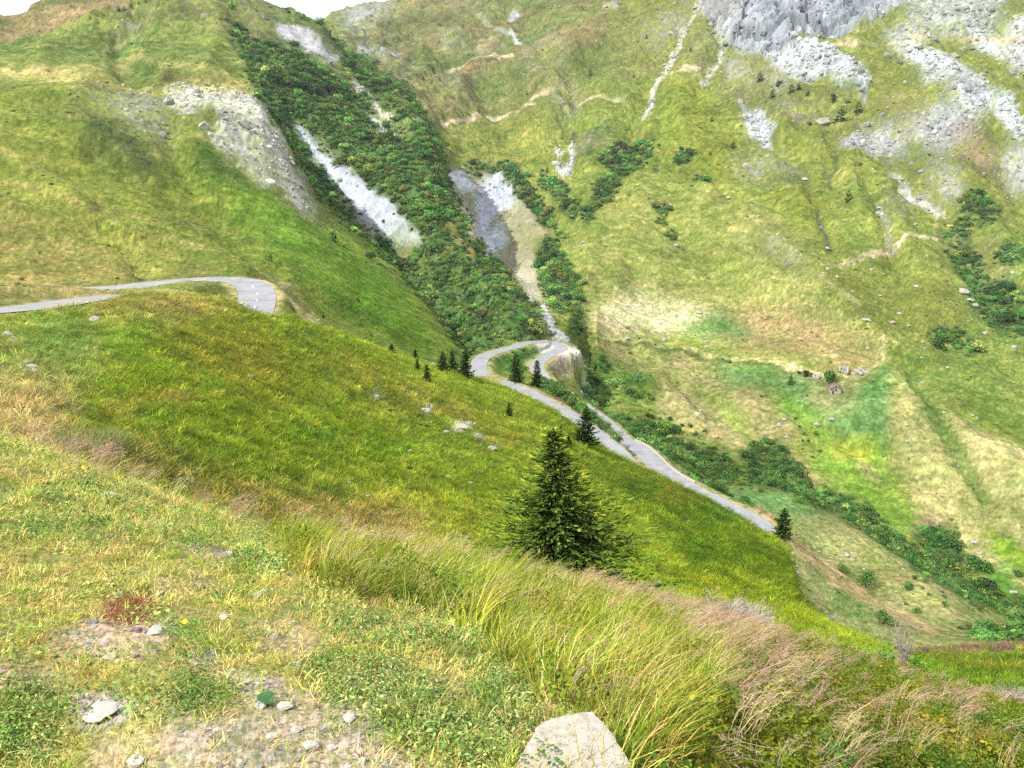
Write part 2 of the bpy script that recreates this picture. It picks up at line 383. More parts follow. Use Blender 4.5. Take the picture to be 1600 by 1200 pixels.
# left mountain
P_([(-10,130),(400,150),(470,260),(560,365),(722,548),(650,562),(500,506),(430,462),(380,430),(300,437),(170,452),(-10,470)], C(140,150,46), 3)
P_([(-10,315),(60,345),(250,415),(300,435),(170,455),(-10,460)], C(170,158,74), 30)
P_([(-10,200),(120,250),(260,330),(150,330),(-10,280)], C(152,158,52), 30)
P_([(300,240),(420,300),(560,370),(722,548),(640,548),(520,474),(400,380)], C(120,158,30), 26)
P_([(480,430),(600,430),(690,530),(600,525)], C(124,164,28), 20)
P_([(640,440),(690,490),(700,520),(660,500)], C(140,138,40), 14, .7)
P_([(120,185),(180,192),(242,250),(258,288),(220,284),(130,232)], C(98,112,46), 12)
P_([(60,160),(140,190),(130,215),(60,190)], C(112,126,44), 14)
P_([(300,238),(345,246),(410,296),(380,306),(320,284)], C(88,116,36), 10)
for q in ([(0,248),(100,288),(170,325),(230,350)], [(0,282),(80,306),(200,360),(330,398),(420,420)], [(0,352),(110,390),(190,432)], [(120,330),(260,345),(330,360)]):
    L_(q, 5, C(178,168,80), 4, .75)
L_([(250,345),(330,350),(410,385)], 8, C(112,132,40), 6, .6)
P_([(280,426),(330,424),(335,434),(270,436)], C(160,140,100), 4, 1, rock=.4)
P_([(190,420),(225,425),(235,440),(195,438)], C(110,112,50), 6)
P_([(-10,455),(100,448),(168,458),(165,470),(60,476),(-10,480)], C(118,128,40), 5)
L_([(0,444),(100,446),(165,455)], 6, C(196,176,96), 4)
P_([(398,428),(438,432),(470,470),(505,514),(445,500),(410,486)], C(224,202,130), 5)
L_([(430,436),(455,462),(480,488)], 8, C(150,150,110), 5, .8, rock=.3)
# scarp of broken rock
P_([(262,150),(310,141),(397,150),(427,188),(457,242),(492,312),(503,350),(470,338),(440,302),(398,292),(330,228),(308,192),(262,170)], C(196,192,160), 5, 1, rock=.72)
P_([(262,146),(330,141),(398,150),(396,166),(320,158),(268,166)], C(226,218,192), 4, 1, rock=.9)
P_([(305,176),(342,172),(344,204),(316,210)], C(146,164,76), 6, 1, rock=.15)
P_([(360,240),(400,230),(440,290),(410,285)], C(150,162,80), 8, .8, rock=.3)
L_([(385,160),(420,210),(452,270),(470,320)], 9, C(228,220,200), 6, .8, rock=.9)
L_([(345,180),(370,225),(410,270)], 7, C(176,172,160), 5, .8, rock=.9)
P_([(125,130),(200,138),(262,155),(270,200),(282,232),(235,226),(180,192),(130,164)], C(164,166,120), 8, 1, rock=.55)
P_([(190,138),(250,150),(262,165),(220,160)], C(196,188,160), 5, .9, rock=.6)
P_([(470,250),(503,312),(545,368),(520,356),(482,316)], C(156,160,76), 5, 1, rock=.35)
# hollows above the scarp
P_([(-10,60),(120,45),(200,45),(300,60),(350,90),(380,122),(240,142),(100,114),(-10,112)], C(134,148,62), 12)
P_([(163,82),(180,62),(240,70),(252,88),(170,94)], C(98,128,48), 8)
P_([(205,102),(225,94),(248,102),(240,112),(205,110)], C(110,128,52), 5)
P_([(243,126),(250,112),(272,116),(280,132),(250,134)], C(132,124,62), 5)
P_([(-10,70),(60,72),(50,92),(-10,98)], C(112,134,50), 10)
L_([(-10,124),(60,119),(130,126),(200,139),(240,147),(290,136),(400,148)], 11, C(214,198,108), 6, .9)
L_([(90,115),(140,112),(185,132)], 6, C(200,186,100), 5, .8)
L_([(185,108),(215,96),(255,104),(300,112),(390,140)], 5, C(200,186,100), 5, .7)
L_([(160,78),(178,64),(205,52)], 4, C(186,176,96), 3, .8)
P_([(-10,40),(90,-10),(230,-10),(190,20),(90,45),(-10,62)], C(136,132,70), 8)
L_([(-10,64),(60,48),(120,28),(190,2)], 16, C(170,146,92), 12, .9)
P_([(185,40),(205,24),(230,22),(228,44),(200,48)], C(182,180,172), 5, 1, rock=.6)
P_([(245,8),(330,-10),(335,30),(322,52),(300,36),(250,18)], C(158,150,118), 8, 1, rock=.4)
P_([(340,22),(362,50),(402,98),(388,98),(345,50)], C(168,160,138), 5, 1, rock=.5)
P_([(345,-10),(378,-10),(420,38),(435,72),(395,58)], C(164,156,136), 8, 1, rock=.35)
# ravine thicket
P_([(385,-12),(500,43),(545,94),(640,150),(690,250),(702,302),(762,400),(872,512),(862,532),(790,532),(745,562),(720,548),(620,420),(500,310),(430,190),(400,150),(370,90),(352,20)], C(100,128,60), 3, 1, scrub=.95, rock=0)
P_([(378,-12),(500,42),(532,86),(600,150),(625,180),(560,138),(520,128),(470,96),(400,72),(364,44)], C(126,142,66), 4, 1, scrub=.05)
P_([(345,-10),(378,-10),(420,38),(435,72),(395,58),(372,50)], C(164,156,136), 6, 1, rock=.35, scrub=0)
P_([(532,94),(560,95),(580,108),(632,152),(610,160),(560,138),(522,108)], C(84,112,46), 4, 1, scrub=.95)
P_([(540,84),(560,100),(600,128),(640,160),(650,180),(610,148),(550,98)], C(132,146,72), 4, 1, scrub=.05)
P_([(430,52),(465,47),(500,72),(532,100),(518,112),(470,86),(440,70)], C(208,202,196), 4, 1, rock=.9, scrub=0)
P_([(560,150),(640,176),(662,204),(642,232),(600,200)], C(128,142,72), 8, .8, scrub=.3)
P_([(570,174),(590,180),(626,216),(600,211),(573,192)], C(220,210,190), 3, 1, rock=.85, scrub=0)
L_([(552,136),(580,158),(612,186)], 6, C(220,208,184), 3, 1, rock=.7, scrub=0)
P_([(455,196),(475,204),(502,238),(548,272),(582,302),(617,334),(648,370),(662,388),(632,388),(592,358),(560,332),(530,302),(503,266),(480,232)], C(226,228,230), 3, 1, rock=.9, scrub=0)
P_([(534,308),(590,350),(622,386),(658,408),(640,402),(590,378),(560,348)], C(172,168,162), 3, 1, rock=.8, scrub=0)
P_([(588,346),(642,372),(674,424),(640,424)], C(146,156,78), 6, 1, scrub=.35, rock=.35)
P_([(500,310),(560,368),(640,440),(660,470),(600,420),(520,345)], C(130,146,56), 5, .8, scrub=.5)
L_([(700,352),(714,380),(736,408)], 11, C(206,168,116), 4, 1, scrub=0, rock=.3)
# badlands
P_([(692,274),(730,280),(762,271),(792,275),(832,330),(862,350),(852,372),(822,382),(842,420),(852,452),(858,492),(832,488),(800,452),(770,416),(745,388),(738,340),(710,312)], C(196,186,152), 4, 1, rock=.5, scrub=0)
P_([(800,330),(850,350),(850,420),(815,430),(790,400)], C(164,164,90), 12, .8, rock=.25)
P_([(692,276),(735,281),(742,300),(722,316)], C(232,232,230), 4, 1, rock=.85)
P_([(745,302),(775,275),(802,300),(806,320),(772,350),(756,380),(744,360)], C(214,217,222), 4, 1, rock=.85)
P_([(754,376),(786,358),(792,390),(770,408)], C(232,234,234), 4, 1, rock=.85)
L_([(726,330),(746,372),(768,412)], 6, C(224,206,184), 3, 1, rock=.5)
P_([(800,430),(832,420),(852,482),(838,488),(808,456)], C(218,204,166), 5, 1, rock=.5)
for q in ([(715,268),(790,266),(832,308),(884,362),(870,366),(822,332),(792,282),(740,276)], [(845,376),(872,378),(892,420),(908,440),(908,482),(868,484),(848,462),(838,420)],
          [(838,278),(880,284),(902,310),(902,342),(884,326),(850,302)], [(895,478),(912,480),(906,522),(884,522)],
          [(944,240),(980,220),(1018,226),(1018,246),(976,268),(950,274)], [(944,278),(972,284),(962,302),(932,332),(908,348),(914,330),(930,300)], [(985,262),(1000,262),(998,276),(984,276)]):
    P_(q, C(92,120,50), 4, 1, scrub=.95, rock=0)
for (x, y, a, b) in ((1037,345,8,16), (1050,372,9,12), (1028,335,7,8), (1066,258,14,8), (1025,270,6,6), (1095,300,19,9)):
    S_(x, y, a, b, C(92,120,50), 1, scrub=.9)
L_([(848,484),(866,512),(886,532),(906,560),(921,598),(908,612)], 8, C(208,204,194), 3, 1, rock=.9, scrub=0)
P_([(885,538),(930,545),(962,570),(1022,590),(1016,645),(950,652),(920,642),(908,602)], C(132,152,58), 6, .8, scrub=.5)
P_([(930,545),(955,560),(950,600),(925,590)], C(96,128,52), 6, 1, scrub=.9)
P_([(950,650),(1010,658),(1090,690),(1150,722),(1190,684),(1215,690),(1250,740),(1262,766),(1220,768),(1130,757),(1040,716),(975,690)], C(88,116,46), 5, 1, scrub=.95)
P_([(1020,650),(1060,665),(1130,700),(1160,712),(1120,716),(1060,690)], C(150,156,66), 6, .7, scrub=.45)
L_([(1250,765),(1330,800),(1400,850),(1460,895),(1600,965)], 26, C(100,124,54), 8, 1, scrub=.75)
P_([(1420,828),(1490,824),(1502,865),(1552,884),(1552,896),(1480,892),(1440,860)], C(100,126,56), 5, 1, scrub=.8)
P_([(1530,980),(1600,972),(1600,1006),(1540,1002)], C(96,124,56), 5, 1, scrub=.75)
P_([(1500,955),(1560,975),(1540,1000),(1490,985)], C(120,140,66), 6, .8, scrub=.5)
P_([(920,605),(962,652),(1000,682),(1060,732),(1140,766),(1150,792),(1080,752),(1030,702),(960,667),(918,642)], C(104,138,58), 4, 1, scrub=.7)
P_([(1140,766),(1185,790),(1180,800),(1120,775)], C(110,146,66), 5, .8, scrub=.4)
for q in ([(1470,348),(1512,350),(1542,440),(1602,500),(1602,532),(1560,522),(1518,472),(1490,412)], [(1505,308),(1552,330),(1546,372),(1500,346)], [(1553,388),(1592,390),(1582,442),(1560,432)],
          [(1443,524),(1482,514),(1532,545),(1532,562),(1480,552)], [(1545,440),(1575,450),(1600,500),(1560,480)]):
    P_(q, C(88,120,56), 5, 1, scrub=.88)
P_([(1525,384),(1562,398),(1562,452),(1540,432)], C(194,168,122), 5, 1, rock=.3, scrub=.1)
P_([(770,556),(820,544),(848,544),(832,576),(800,584),(770,578)], C(100,144,52), 4, 1, scrub=.4)
P_([(848,556),(882,550),(908,580),(902,592),(872,594),(850,584)], C(196,170,146), 4, 1, rock=.6, scrub=0)
P_([(690,545),(745,560),(750,580),(700,572)], C(110,136,50), 5, 1, scrub=.5)
# crag, scree fans and outcrops of the big face
P_([(1370,-10),(1610,-10),(1610,330),(1500,310),(1390,190),(1360,90)], None, 30, 1, rock=.30)
P_([(1150,100),(1380,120),(1400,260),(1260,260),(1150,200)], None, 30, 1, rock=.22)
P_([(1230,400),(1390,420),(1420,560),(1330,520)], None, 20, 1, rock=.20)
P_([(940,-10),(1100,-10),(1060,100),(960,120)], None, 20, 1, rock=.20)
P_([(1390,250),(1490,320),(1490,350),(1400,300)], None, 10, 1, rock=.35)
P_([(1135,120),(1200,88),(1196,150),(1160,168),(1140,150)], C(198,184,140), 8, 1, rock=.4)
P_([(1085,-10),(1500,-10),(1400,20),(1368,45),(1350,60),(1340,50),(1302,75),(1256,66),(1234,54),(1240,78),(1278,84),(1312,104),(1347,120),(1358,168),(1340,142),(1290,126),(1250,132),(1214,120),(1190,97),(1150,82),(1112,42)], C(198,200,200), 3, 1, rock=1.0, crag=1.0)
P_([(1240,78),(1278,84),(1312,104),(1347,120),(1358,168),(1340,142),(1290,126),(1250,132),(1214,120),(1194,96)], C(214,216,210), 3, 1, rock=1.0, crag=.3)
P_([(1395,20),(1480,-10),(1570,-10),(1562,30),(1545,78),(1500,66),(1450,62),(1418,38)], C(186,188,166), 6, 1, rock=.62)
P_([(1400,84),(1450,90),(1502,110),(1542,140),(1562,152),(1522,172),(1490,132),(1430,110)], C(206,208,200), 4, 1, rock=.75)
P_([(1500,48),(1562,70),(1572,98),(1530,82)], C(214,216,206), 4, 1, rock=.8)
P_([(1544,160),(1582,165),(1602,220),(1592,232),(1560,192)], C(222,224,220), 4, 1, rock=.85)
P_([(1400,195),(1470,170),(1522,180),(1522,222),(1482,262),(1430,232)], C(182,182,172), 6, 1, rock=.7)
P_([(1368,140),(1420,149),(1462,160),(1380,167)], C(198,166,134), 5, 1, rock=.4)
P_([(1385,180),(1450,185),(1440,205),(1390,200)], C(196,168,130), 5, .8, rock=.4)
P_([(1490,210),(1542,215),(1562,260),(1532,288),(1490,252)], C(194,158,124), 8, 1, rock=.4)
P_([(1388,268),(1420,290),(1470,328),(1478,348),(1430,312),(1394,288)], C(216,208,192), 4, 1, rock=.75)
P_([(1420,255),(1470,270),(1500,300),(1460,290)], C(190,184,160), 6, .8, rock=.6)
P_([(1308,228),(1350,214),(1392,240),(1320,249)], C(178,174,170), 4, 1, rock=.85)
P_([(1200,132),(1330,152),(1352,200),(1300,216),(1240,196),(1200,176)], C(126,126,80), 8, .9, rock=.3, scrub=.12)
P_([(1265,160),(1285,165),(1300,210),(1280,212)], C(206,188,146), 6, .8, rock=.4)
P_([(1155,168),(1190,175),(1212,212),(1202,242),(1165,216)], C(206,206,200), 4, 1, rock=.75)
P_([(1168,235),(1232,260),(1262,292),(1240,287),(1190,262)], C(196,190,172), 5, 1, rock=.55)
P_([(1165,374),(1210,368),(1246,408),(1272,436),(1246,440),(1190,402)], C(204,198,140), 6, 1, rock=.5)
for q, c_, k_ in (([(1560,60),(1600,36),(1610,130),(1575,112)], C(206,204,190), .7), ([(1376,60),(1420,48),(1456,80),(1400,92)], C(210,206,194), .65), ([(1478,128),(1545,150),(1532,194),(1488,172)], C(190,190,184), .7),
     ([(1120,88),(1152,84),(1168,132),(1135,138)], C(196,190,170), .55), ([(1338,188),(1402,200),(1424,252),(1368,242)], C(186,182,172), .6), ([(1560,236),(1610,236),(1610,304),(1570,292)], C(202,196,178), .55),
     ([(1428,98),(1474,108),(1486,138),(1438,130)], C(216,214,204), .7), ([(1085,-10),(1165,-10),(1156,62),(1108,42)], C(196,192,180), .7), ([(1440,270),(1500,290),(1520,330),(1470,320)], C(206,196,174), .55),
     ([(1300,100),(1345,118),(1330,150),(1296,130)], C(222,220,210), .7), ([(1186,118),(1230,122),(1240,150),(1196,150)], C(200,190,160), .5), ([(1395,300),(1420,330),(1412,350),(1390,330)], C(206,200,184), .5),
     ([(1205,160),(1250,170),(1262,205),(1215,195)], C(176,164,130), .45), ([(1150,250),(1200,262),(1195,290),(1158,280)], C(196,190,172), .5), ([(1480,350),(1500,385),(1490,392),(1470,365)], C(206,190,160), .45)):
    P_(q, c_, 5, 1, rock=k_)
P_([(1380,440),(1500,440),(1520,560),(1420,540)], None, 10, 1, rock=.18)
L_([(1097,-5),(1072,48),(1042,108),(1022,150),(1010,188)], 8, C(218,208,186), 3, 1, rock=.7)
P_([(958,72),(1000,58),(1050,20),(1092,-10),(1072,58),(1022,82)], C(186,176,148), 6, 1, rock=.4)
P_([(970,88),(992,84),(986,132),(968,132)], C(184,164,126), 6, .8, rock=.3)
P_([(1010,80),(1030,72),(1020,110),(1005,125)], C(186,166,128), 6, .8, rock=.3)
P_([(1095,54),(1116,54),(1116,92),(1096,92)], C(196,190,168), 5, 1, rock=.5)
L_([(1128,68),(1125,95),(1098,136)], 6, C(214,208,190), 3, 1, rock=.6)
P_([(1085,110),(1102,104),(1100,128),(1088,130)], C(204,184,154), 4, .9, rock=.5)
P_([(868,132),(906,138),(902,156),(876,156)], C(198,174,136), 5, 1, rock=.3)
P_([(864,155),(882,155),(881,184),(867,178)], C(208,208,206), 4, 1, rock=.6)
P_([(890,155),(900,158),(902,174),(891,174)], C(212,212,208), 3, 1, rock=.6)
L_([(893,212),(894,245),(886,264)], 6, C(222,222,218), 3, 1, rock=.7)
S_(873, 241, 9, 10, C(236,228,214), 1, rock=.6); S_(876, 265, 9, 8, C(236,228,214), 1, rock=.6)
P_([(900,215),(960,200),(940,235),(900,250)], C(128,126,92), 8, .7)
P_([(690,-8),(720,0),(735,30),(700,28)], C(160,140,96), 6, .6)
L_([(968,-5),(958,18),(944,24)], 5, C(206,196,176), 3, 1, rock=.5)
P_([(820,85),(870,80),(888,95),(850,112),(825,108)], C(190,182,156), 6, .8, rock=.45)
L_([(803,60),(812,75)], 6, C(214,212,206), 3); L_([(800,28),(808,18)], 5, C(206,204,196), 3)
P_([(545,15),(612,6),(602,20),(572,40),(546,56),(536,42)], C(196,194,190), 6, 1, rock=.35)
L_([(565,86),(590,88),(625,88)], 6, C(206,202,190), 3, .9, rock=.5)
P_([(692,72),(715,64),(720,70),(700,77)], C(206,206,200), 3, 1, rock=.6)
P_([(675,145),(690,138),(718,142),(716,148),(690,148)], C(206,200,194), 3, 1, rock=.6)
P_([(640,130),(680,145),(720,165),(700,172),(660,160),(640,145)], C(176,146,104), 6, .9, rock=.25)
P_([(596,105),(625,112),(640,130),(615,128)], C(164,158,146), 5, 1, rock=.4)
P_([(748,60),(790,62),(760,95),(745,92)], C(172,158,104), 6, .9); L_([(748,36),(775,52),(800,62)], 5, C(206,202,188), 3, 1, rock=.4)
for q in ([(690,198),(760,180),(830,168)], [(830,155),(860,150),(905,152),(975,158)], [(1290,84),(1380,76),(1460,70),(1600,68)], [(1240,440),(1300,425),(1345,413),(1400,395),(1440,380),(1482,362)],
          [(1035,136),(1070,128),(1110,120)], [(1270,440),(1310,470),(1345,500)], [(700,108),(740,102),(800,98)]):
    L_(q, 5.0, C(226,206,152), 2, 1)
for q in ([(1303,232),(1305,262),(1296,292)], [(1277,335),(1286,365),(1297,392)], [(897,200),(893,215)]):
    L_(q, 6, C(84,88,66), 3, .8)
L_([(1372,332),(1385,360),(1392,395)], 8, C(180,176,150), 4, .9, rock=.5)

# smooth faces: fine scree and clay slopes without blocks
for q in ([(692,276),(735,281),(742,300),(722,316)], [(745,302),(775,275),(802,300),(806,320),(772,350),(756,380),(744,360)], [(754,376),(786,358),(792,390),(770,408)],
          [(800,300),(850,350),(840,480),(800,450),(770,410),(800,350)], [(430,52),(465,47),(500,72),(532,100),(518,112),(470,86),(440,70)],
          [(455,196),(475,204),(502,238),(548,272),(582,302),(617,334),(648,370),(662,388),(632,388),(592,358),(560,332),(530,302),(503,266),(480,232)], [(534,308),(590,350),(622,386),(658,408),(640,402),(590,378),(560,348)],
          [(570,174),(590,180),(626,216),(600,211),(573,192)], [(545,15),(612,6),(602,20),(572,40),(546,56),(536,42)]):
    P_(q, None, 4, 1, slab=.9)
# ribs and gullies
G_ = far.fold
for q, w_, a_ in (([(880,505),(895,440),(895,340),(890,260),(893,200),(905,150),(925,100)], 34, -.009), ([(1018,240),(985,262),(955,300),(915,345)], 24, -.006), ([(985,250),(1000,190),(1012,150),(1042,100),(1080,20)], 26, -.007),
    ([(1560,520),(1510,430),(1478,350),(1432,300),(1392,260),(1356,180)], 40, -.009), ([(1296,300),(1304,240),(1290,180)], 22, -.007), ([(1300,400),(1277,335),(1262,290)], 18, -.005), ([(1395,420),(1372,330),(1340,270)], 22, -.006),
    ([(700,205),(760,175),(830,155),(900,140)], 30, -.006), ([(640,60),(720,110),(760,170)], 26, -.005), ([(800,20),(850,90),(895,150)], 26, -.006), ([(1130,60),(1110,130),(1080,180)], 20, -.006),
    ([(1545,790),(1485,695),(1425,598)], 22, -.007), ([(1195,690),(1120,650),(1050,600)], 20, -.005), ([(1385,740),(1320,690),(1215,620)], 26, -.005), ([(1480,560),(1440,470),(1400,420)], 24, -.005), ([(1210,500),(1120,430),(1060,370)], 26, -.004),
    ([(1600,330),(1560,230),(1540,150)], 26, -.006), ([(1230,260),(1180,200),(1165,160)], 20, -.006),
    ([(1382,560),(1335,490),(1262,425),(1172,362),(1085,325)], 44, .010), ([(1110,310),(1062,225),(1055,150),(1095,85)], 40, .008), ([(820,290),(840,210),(875,110),(940,30)], 40, .008), ([(700,150),(800,95),(900,30)], 30, .006), ([(620,100),(720,60),(800,0)], 30, .006),
    ([(1455,510),(1425,400),(1385,310)], 34, .007), ([(1600,480),(1560,380),(1500,260)], 34, .007), ([(1600,750),(1450,645),(1390,600)], 34, .008), ([(1090,665),(1060,635)], 26, .008), ([(960,460),(980,390),(1000,320)], 40, .006), ([(1240,330),(1215,260),(1225,200)], 30, .007), ([(1340,340),(1335,290),(1330,250)], 26, .006),
    ([(235,440),(190,385),(100,335),(0,295)], 26, -.006), ([(430,432),(335,345),(255,305),(150,245)], 30, -.007), ([(560,470),(470,400),(400,330)], 26, -.005), ([(300,300),(270,240),(262,200)], 22, -.005),
    ([(610,525),(485,405),(355,292),(300,238)], 46, .008), ([(385,425),(255,372),(60,332),(0,315)], 30, .006), ([(130,330),(60,270),(0,240)], 34, .006), ([(240,290),(180,230),(110,180)], 30, .006),
    ([(215,132),(180,95),(190,60),(220,35)], 26, -.007), ([(60,110),(90,70),(140,45)], 26, .005), ([(205,82),(245,80)], 16, .005), ([(258,122),(275,122)], 12, .004), ([(225,103),(240,103)], 10, .004), ([(330,110),(345,60),(335,10)], 34, .007),
    ([(420,150),(520,270),(640,400),(760,500)], 22, -.006), ([(470,120),(560,230),(660,350),(790,480)], 40, .006), ([(560,140),(620,210),(700,330)], 26, -.005), ([(745,280),(760,340),(765,400)], 12, -.002), ([(775,285),(785,340)], 12, .003), ([(820,340),(830,420)], 20, .004)):
    G_(q, w_, a_)

# --- the grass spur in the middle distance
mid = Cover(C(136, 158, 36))
P_, L_, S_ = mid.poly, mid.line, mid.spot
P_([(-10,500),(175,470),(165,560),(110,650),(0,672),(-10,690)], C(150,164,78), 26)
P_([(60,490),(130,500),(120,590),(40,570)], C(104,150,58), 24, .7)
P_([(-10,600),(112,600),(84,680),(140,725),(0,700)], C(198,178,112), 24)
P_([(120,476),(250,455),(300,462),(390,482),(200,525)], C(176,164,86), 14)
P_([(160,500),(230,490),(260,520),(190,560),(150,550)], C(112,152,40), 20, .8)
P_([(250,520),(400,508),(490,600),(380,622),(270,562)], C(140,144,42), 26)
P_([(470,545),(640,600),(860,705),(790,700),(600,640)], C(156,154,54), 20)
P_([(560,610),(740,660),(830,740),(700,720)], C(120,150,40), 20, .8)
P_([(870,650),(1060,752),(1180,822),(1246,930),(1150,900),(1000,795)], C(98,128,18), 24)
P_([(970,712),(1070,762),(1100,800),(1020,775)], C(118,118,26), 12, .8)
P_([(1030,870),(1150,900),(1240,940),(1330,995),(1200,960),(1060,930)], C(140,158,26), 16)
P_([(640,740),(800,800),(760,860),(640,840),(500,800)], C(146,160,40), 24)
P_([(100,690),(220,745),(450,832),(700,852),(640,800),(400,770),(220,700)], C(178,150,92), 22, .9)
P_([(220,705),(330,720),(430,790),(330,770),(240,735)], C(112,128,34), 14, .9)
P_([(340,760),(470,800),(450,830),(360,800)], C(140,140,46), 14)
for (x, y, a, b, k) in ((230,651,26,10,0), (372,634,24,12,0), (330,603,26,14,1), (250,575,40,14,1), (430,745,60,14,0), (520,770,40,14,0), (1000,700,40,12,2), (1020,760,18,16,2), (1090,860,40,26,2),
                        (990,770,14,20,2), (1120,800,40,26,2), (560,620,30,10,0), (640,660,26,10,0), (470,520,40,8,0), (800,690,50,8,3), (700,640,60,8,3), (250,620,60,12,3), (180,640,40,20,3),
                        (600,700,50,20,1), (480,680,60,14,1), (880,740,50,14,3)):
    S_(x, y, a, b, (C(96,124,32), C(116,152,30), C(82,122,20), C(168,164,60))[k], .75)
for (x, y, a, b) in ((588,618,6,9), (665,642,11,8), (697,674,5,5), (722,668,12,10), (768,700,9,5), (745,685,14,6), (880,700,4,3)):
    S_(x, y, a, b, C(196,190,172), .9, rock=.8)
P_([(1405,1012),(1600,1004),(1600,1100),(1450,1060)], C(106,136,30), 12)
P_([(1430,1016),(1600,1006),(1600,1016),(1440,1024)], C(150,140,70), 5)
L_([(1480,1035),(1600,1042)], 8, C(150,138,50), 6, .7)

# --- the near bank
near = Cover(C(196, 192, 112))
P_, L_, S_ = near.poly, near.line, near.spot
P_([(-10,690),(150,745),(300,800),(500,880),(560,940),(420,900),(250,850),(0,860)], C(158,172,92), 16)
P_([(60,700),(200,745),(450,832),(450,850),(300,790),(100,730)], C(178,142,98), 10)
P_([(430,845),(620,846),(980,916),(1200,986),(1160,1050),(1100,1130),(1010,1210),(950,1210),(940,1140),(850,1085),(700,965),(560,935),(470,905)], C(140,146,44), 10, 1, tall=1)
P_([(560,838),(760,850),(1000,915),(1210,985),(1180,1010),(1000,950),(800,890),(600,870)], C(168,140,96), 10, 1, plume=1)
P_([(1000,925),(1200,985),(1400,1040),(1610,1105),(1610,1210),(1020,1210),(1100,1130),(1160,1050)], C(120,124,40), 12, 1, heath=1, tall=0)
P_([(1020,980),(1180,1000),(1290,1110),(1360,1210),(1180,1210),(1130,1120)], C(160,146,76), 16, .9, plume=.32)
P_([(70,1004),(150,970),(268,974),(268,1008),(190,1038),(80,1028)], C(232,208,168), 6, 1, bare=1)
P_([(380,980),(470,960),(520,1010),(440,1030)], C(214,196,146), 14, 1, bare=.55)
P_([(0,1030),(90,1050),(100,1090),(0,1100)], C(206,190,140), 14, 1, bare=.4)
P_([(220,900),(330,900),(350,950),(250,950)], C(212,196,140), 14, 1, bare=.45)
P_([(520,1040),(620,1050),(600,1100),(500,1090)], C(206,190,146), 14, 1, bare=.5)
P_([(285,848),(350,848),(382,882),(330,892)], C(206,180,146), 6, 1, bare=.9)
P_([(0,845),(150,842),(240,858),(150,872),(0,862)], C(200,180,120), 8, .8, bare=.5)
P_([(160,935),(240,930),(246,975),(170,980)], C(170,110,80), 8, 1, bare=.3)
P_([(118,1092),(190,1084),(214,1110),(160,1152),(118,1142)], C(214,204,194), 6, 1, bare=.9)
P_([(340,1050),(430,1050),(470,1090),(400,1100)], C(212,200,184), 8, 1, bare=.8)
P_([(260,1120),(520,1090),(640,1140),(640,1210),(260,1210)], C(212,198,170), 20, 1, bare=.62)
P_([(300,1010),(350,1020),(330,1050),(290,1040)], C(210,200,186), 8, .8, bare=.7)
P_([(150,1160),(260,1150),(260,1210),(140,1210)], C(214,198,166), 14, .8, bare=.5)

# ------------------------------------------------------------------ roads: centre lines, then cut into the terrain
def spline(pts, step):
    """dense curve through photograph points (column, row, distance) as world points"""
    p = np.array([at(*q) for q in pts])
    seg = np.r_[0, np.cumsum(np.linalg.norm(np.diff(p[:, :2], axis=0), axis=1))]
    s = np.arange(0, seg[-1], step)
    # centripetal-like smoothing: cubic hermite with finite-difference tangents
    m = np.gradient(p, seg, axis=0)
    k = np.clip(np.searchsorted(seg, s, side='right') - 1, 0, len(seg) - 2)
    hh = (seg[k+1] - seg[k])[:, None]; t = ((s - seg[k])[:, None]) / hh
    q = ((2*t**3-3*t**2+1)*p[k] + (t**3-2*t**2+t)*hh*m[k] + (-2*t**3+3*t**2)*p[k+1] + (t**3-t**2)*hh*m[k+1])
    z = q[:, 2]
    for c, n in ((0, 7), (1, 7), (2, 13)):
        zp = np.pad(q[:, c], n // 2, mode='reflect', reflect_type='odd')
        q[:, c] = np.convolve(zp, np.ones(n) / n, mode='valid')
    return q
ROADS = {
 'near': ([(-300,499,66),(-100,489,69),(0,484,72),(120,470,86),(180,463,98),(225,459.5,108),(252,459,115)], 5.2),
 'bend': ([(90,456,153),(130,454,154),(170,451,155),(200,448,156),(245,443,159),(300,437.8,161.5),(345,436.2,163),(372,437.5,162),(390,444,158),(401,456,151),(401,470,141),(395,487,130),(387,505,120)], 6.0),
 'long': ([(700,574,237),(740,584,238),(800,603,228),(860,632,211),(905,658,203),(935,681,197),(968,710,189),(1000,745,178)], 5.0),
 'hairpin': ([(753,588,236),(748,577,245),(749,566,255),(764,553.5,276),(800,543,298),(838,534.5,318),(864,534,323),(876,541,319),(862,552,306),(846,562,293),(838,573,281),(852,594,270),(900,628,256),(938,654,242),(962,676,226),(977,690,212),(998,700,204),(1012,713,199),(1028,731,192),(1060,752,181),(1110,779,172),(1160,803,166),(1184,817,163),(1196,833,158)], 5.0),
}
ROADQ = {k: spline(p, 1.0) for k, (p, w) in ROADS.items()}
DROAD = np.full(TX.shape, 1e9)
LO, HI = row_of['spur_crest'], row_of['hut_line']
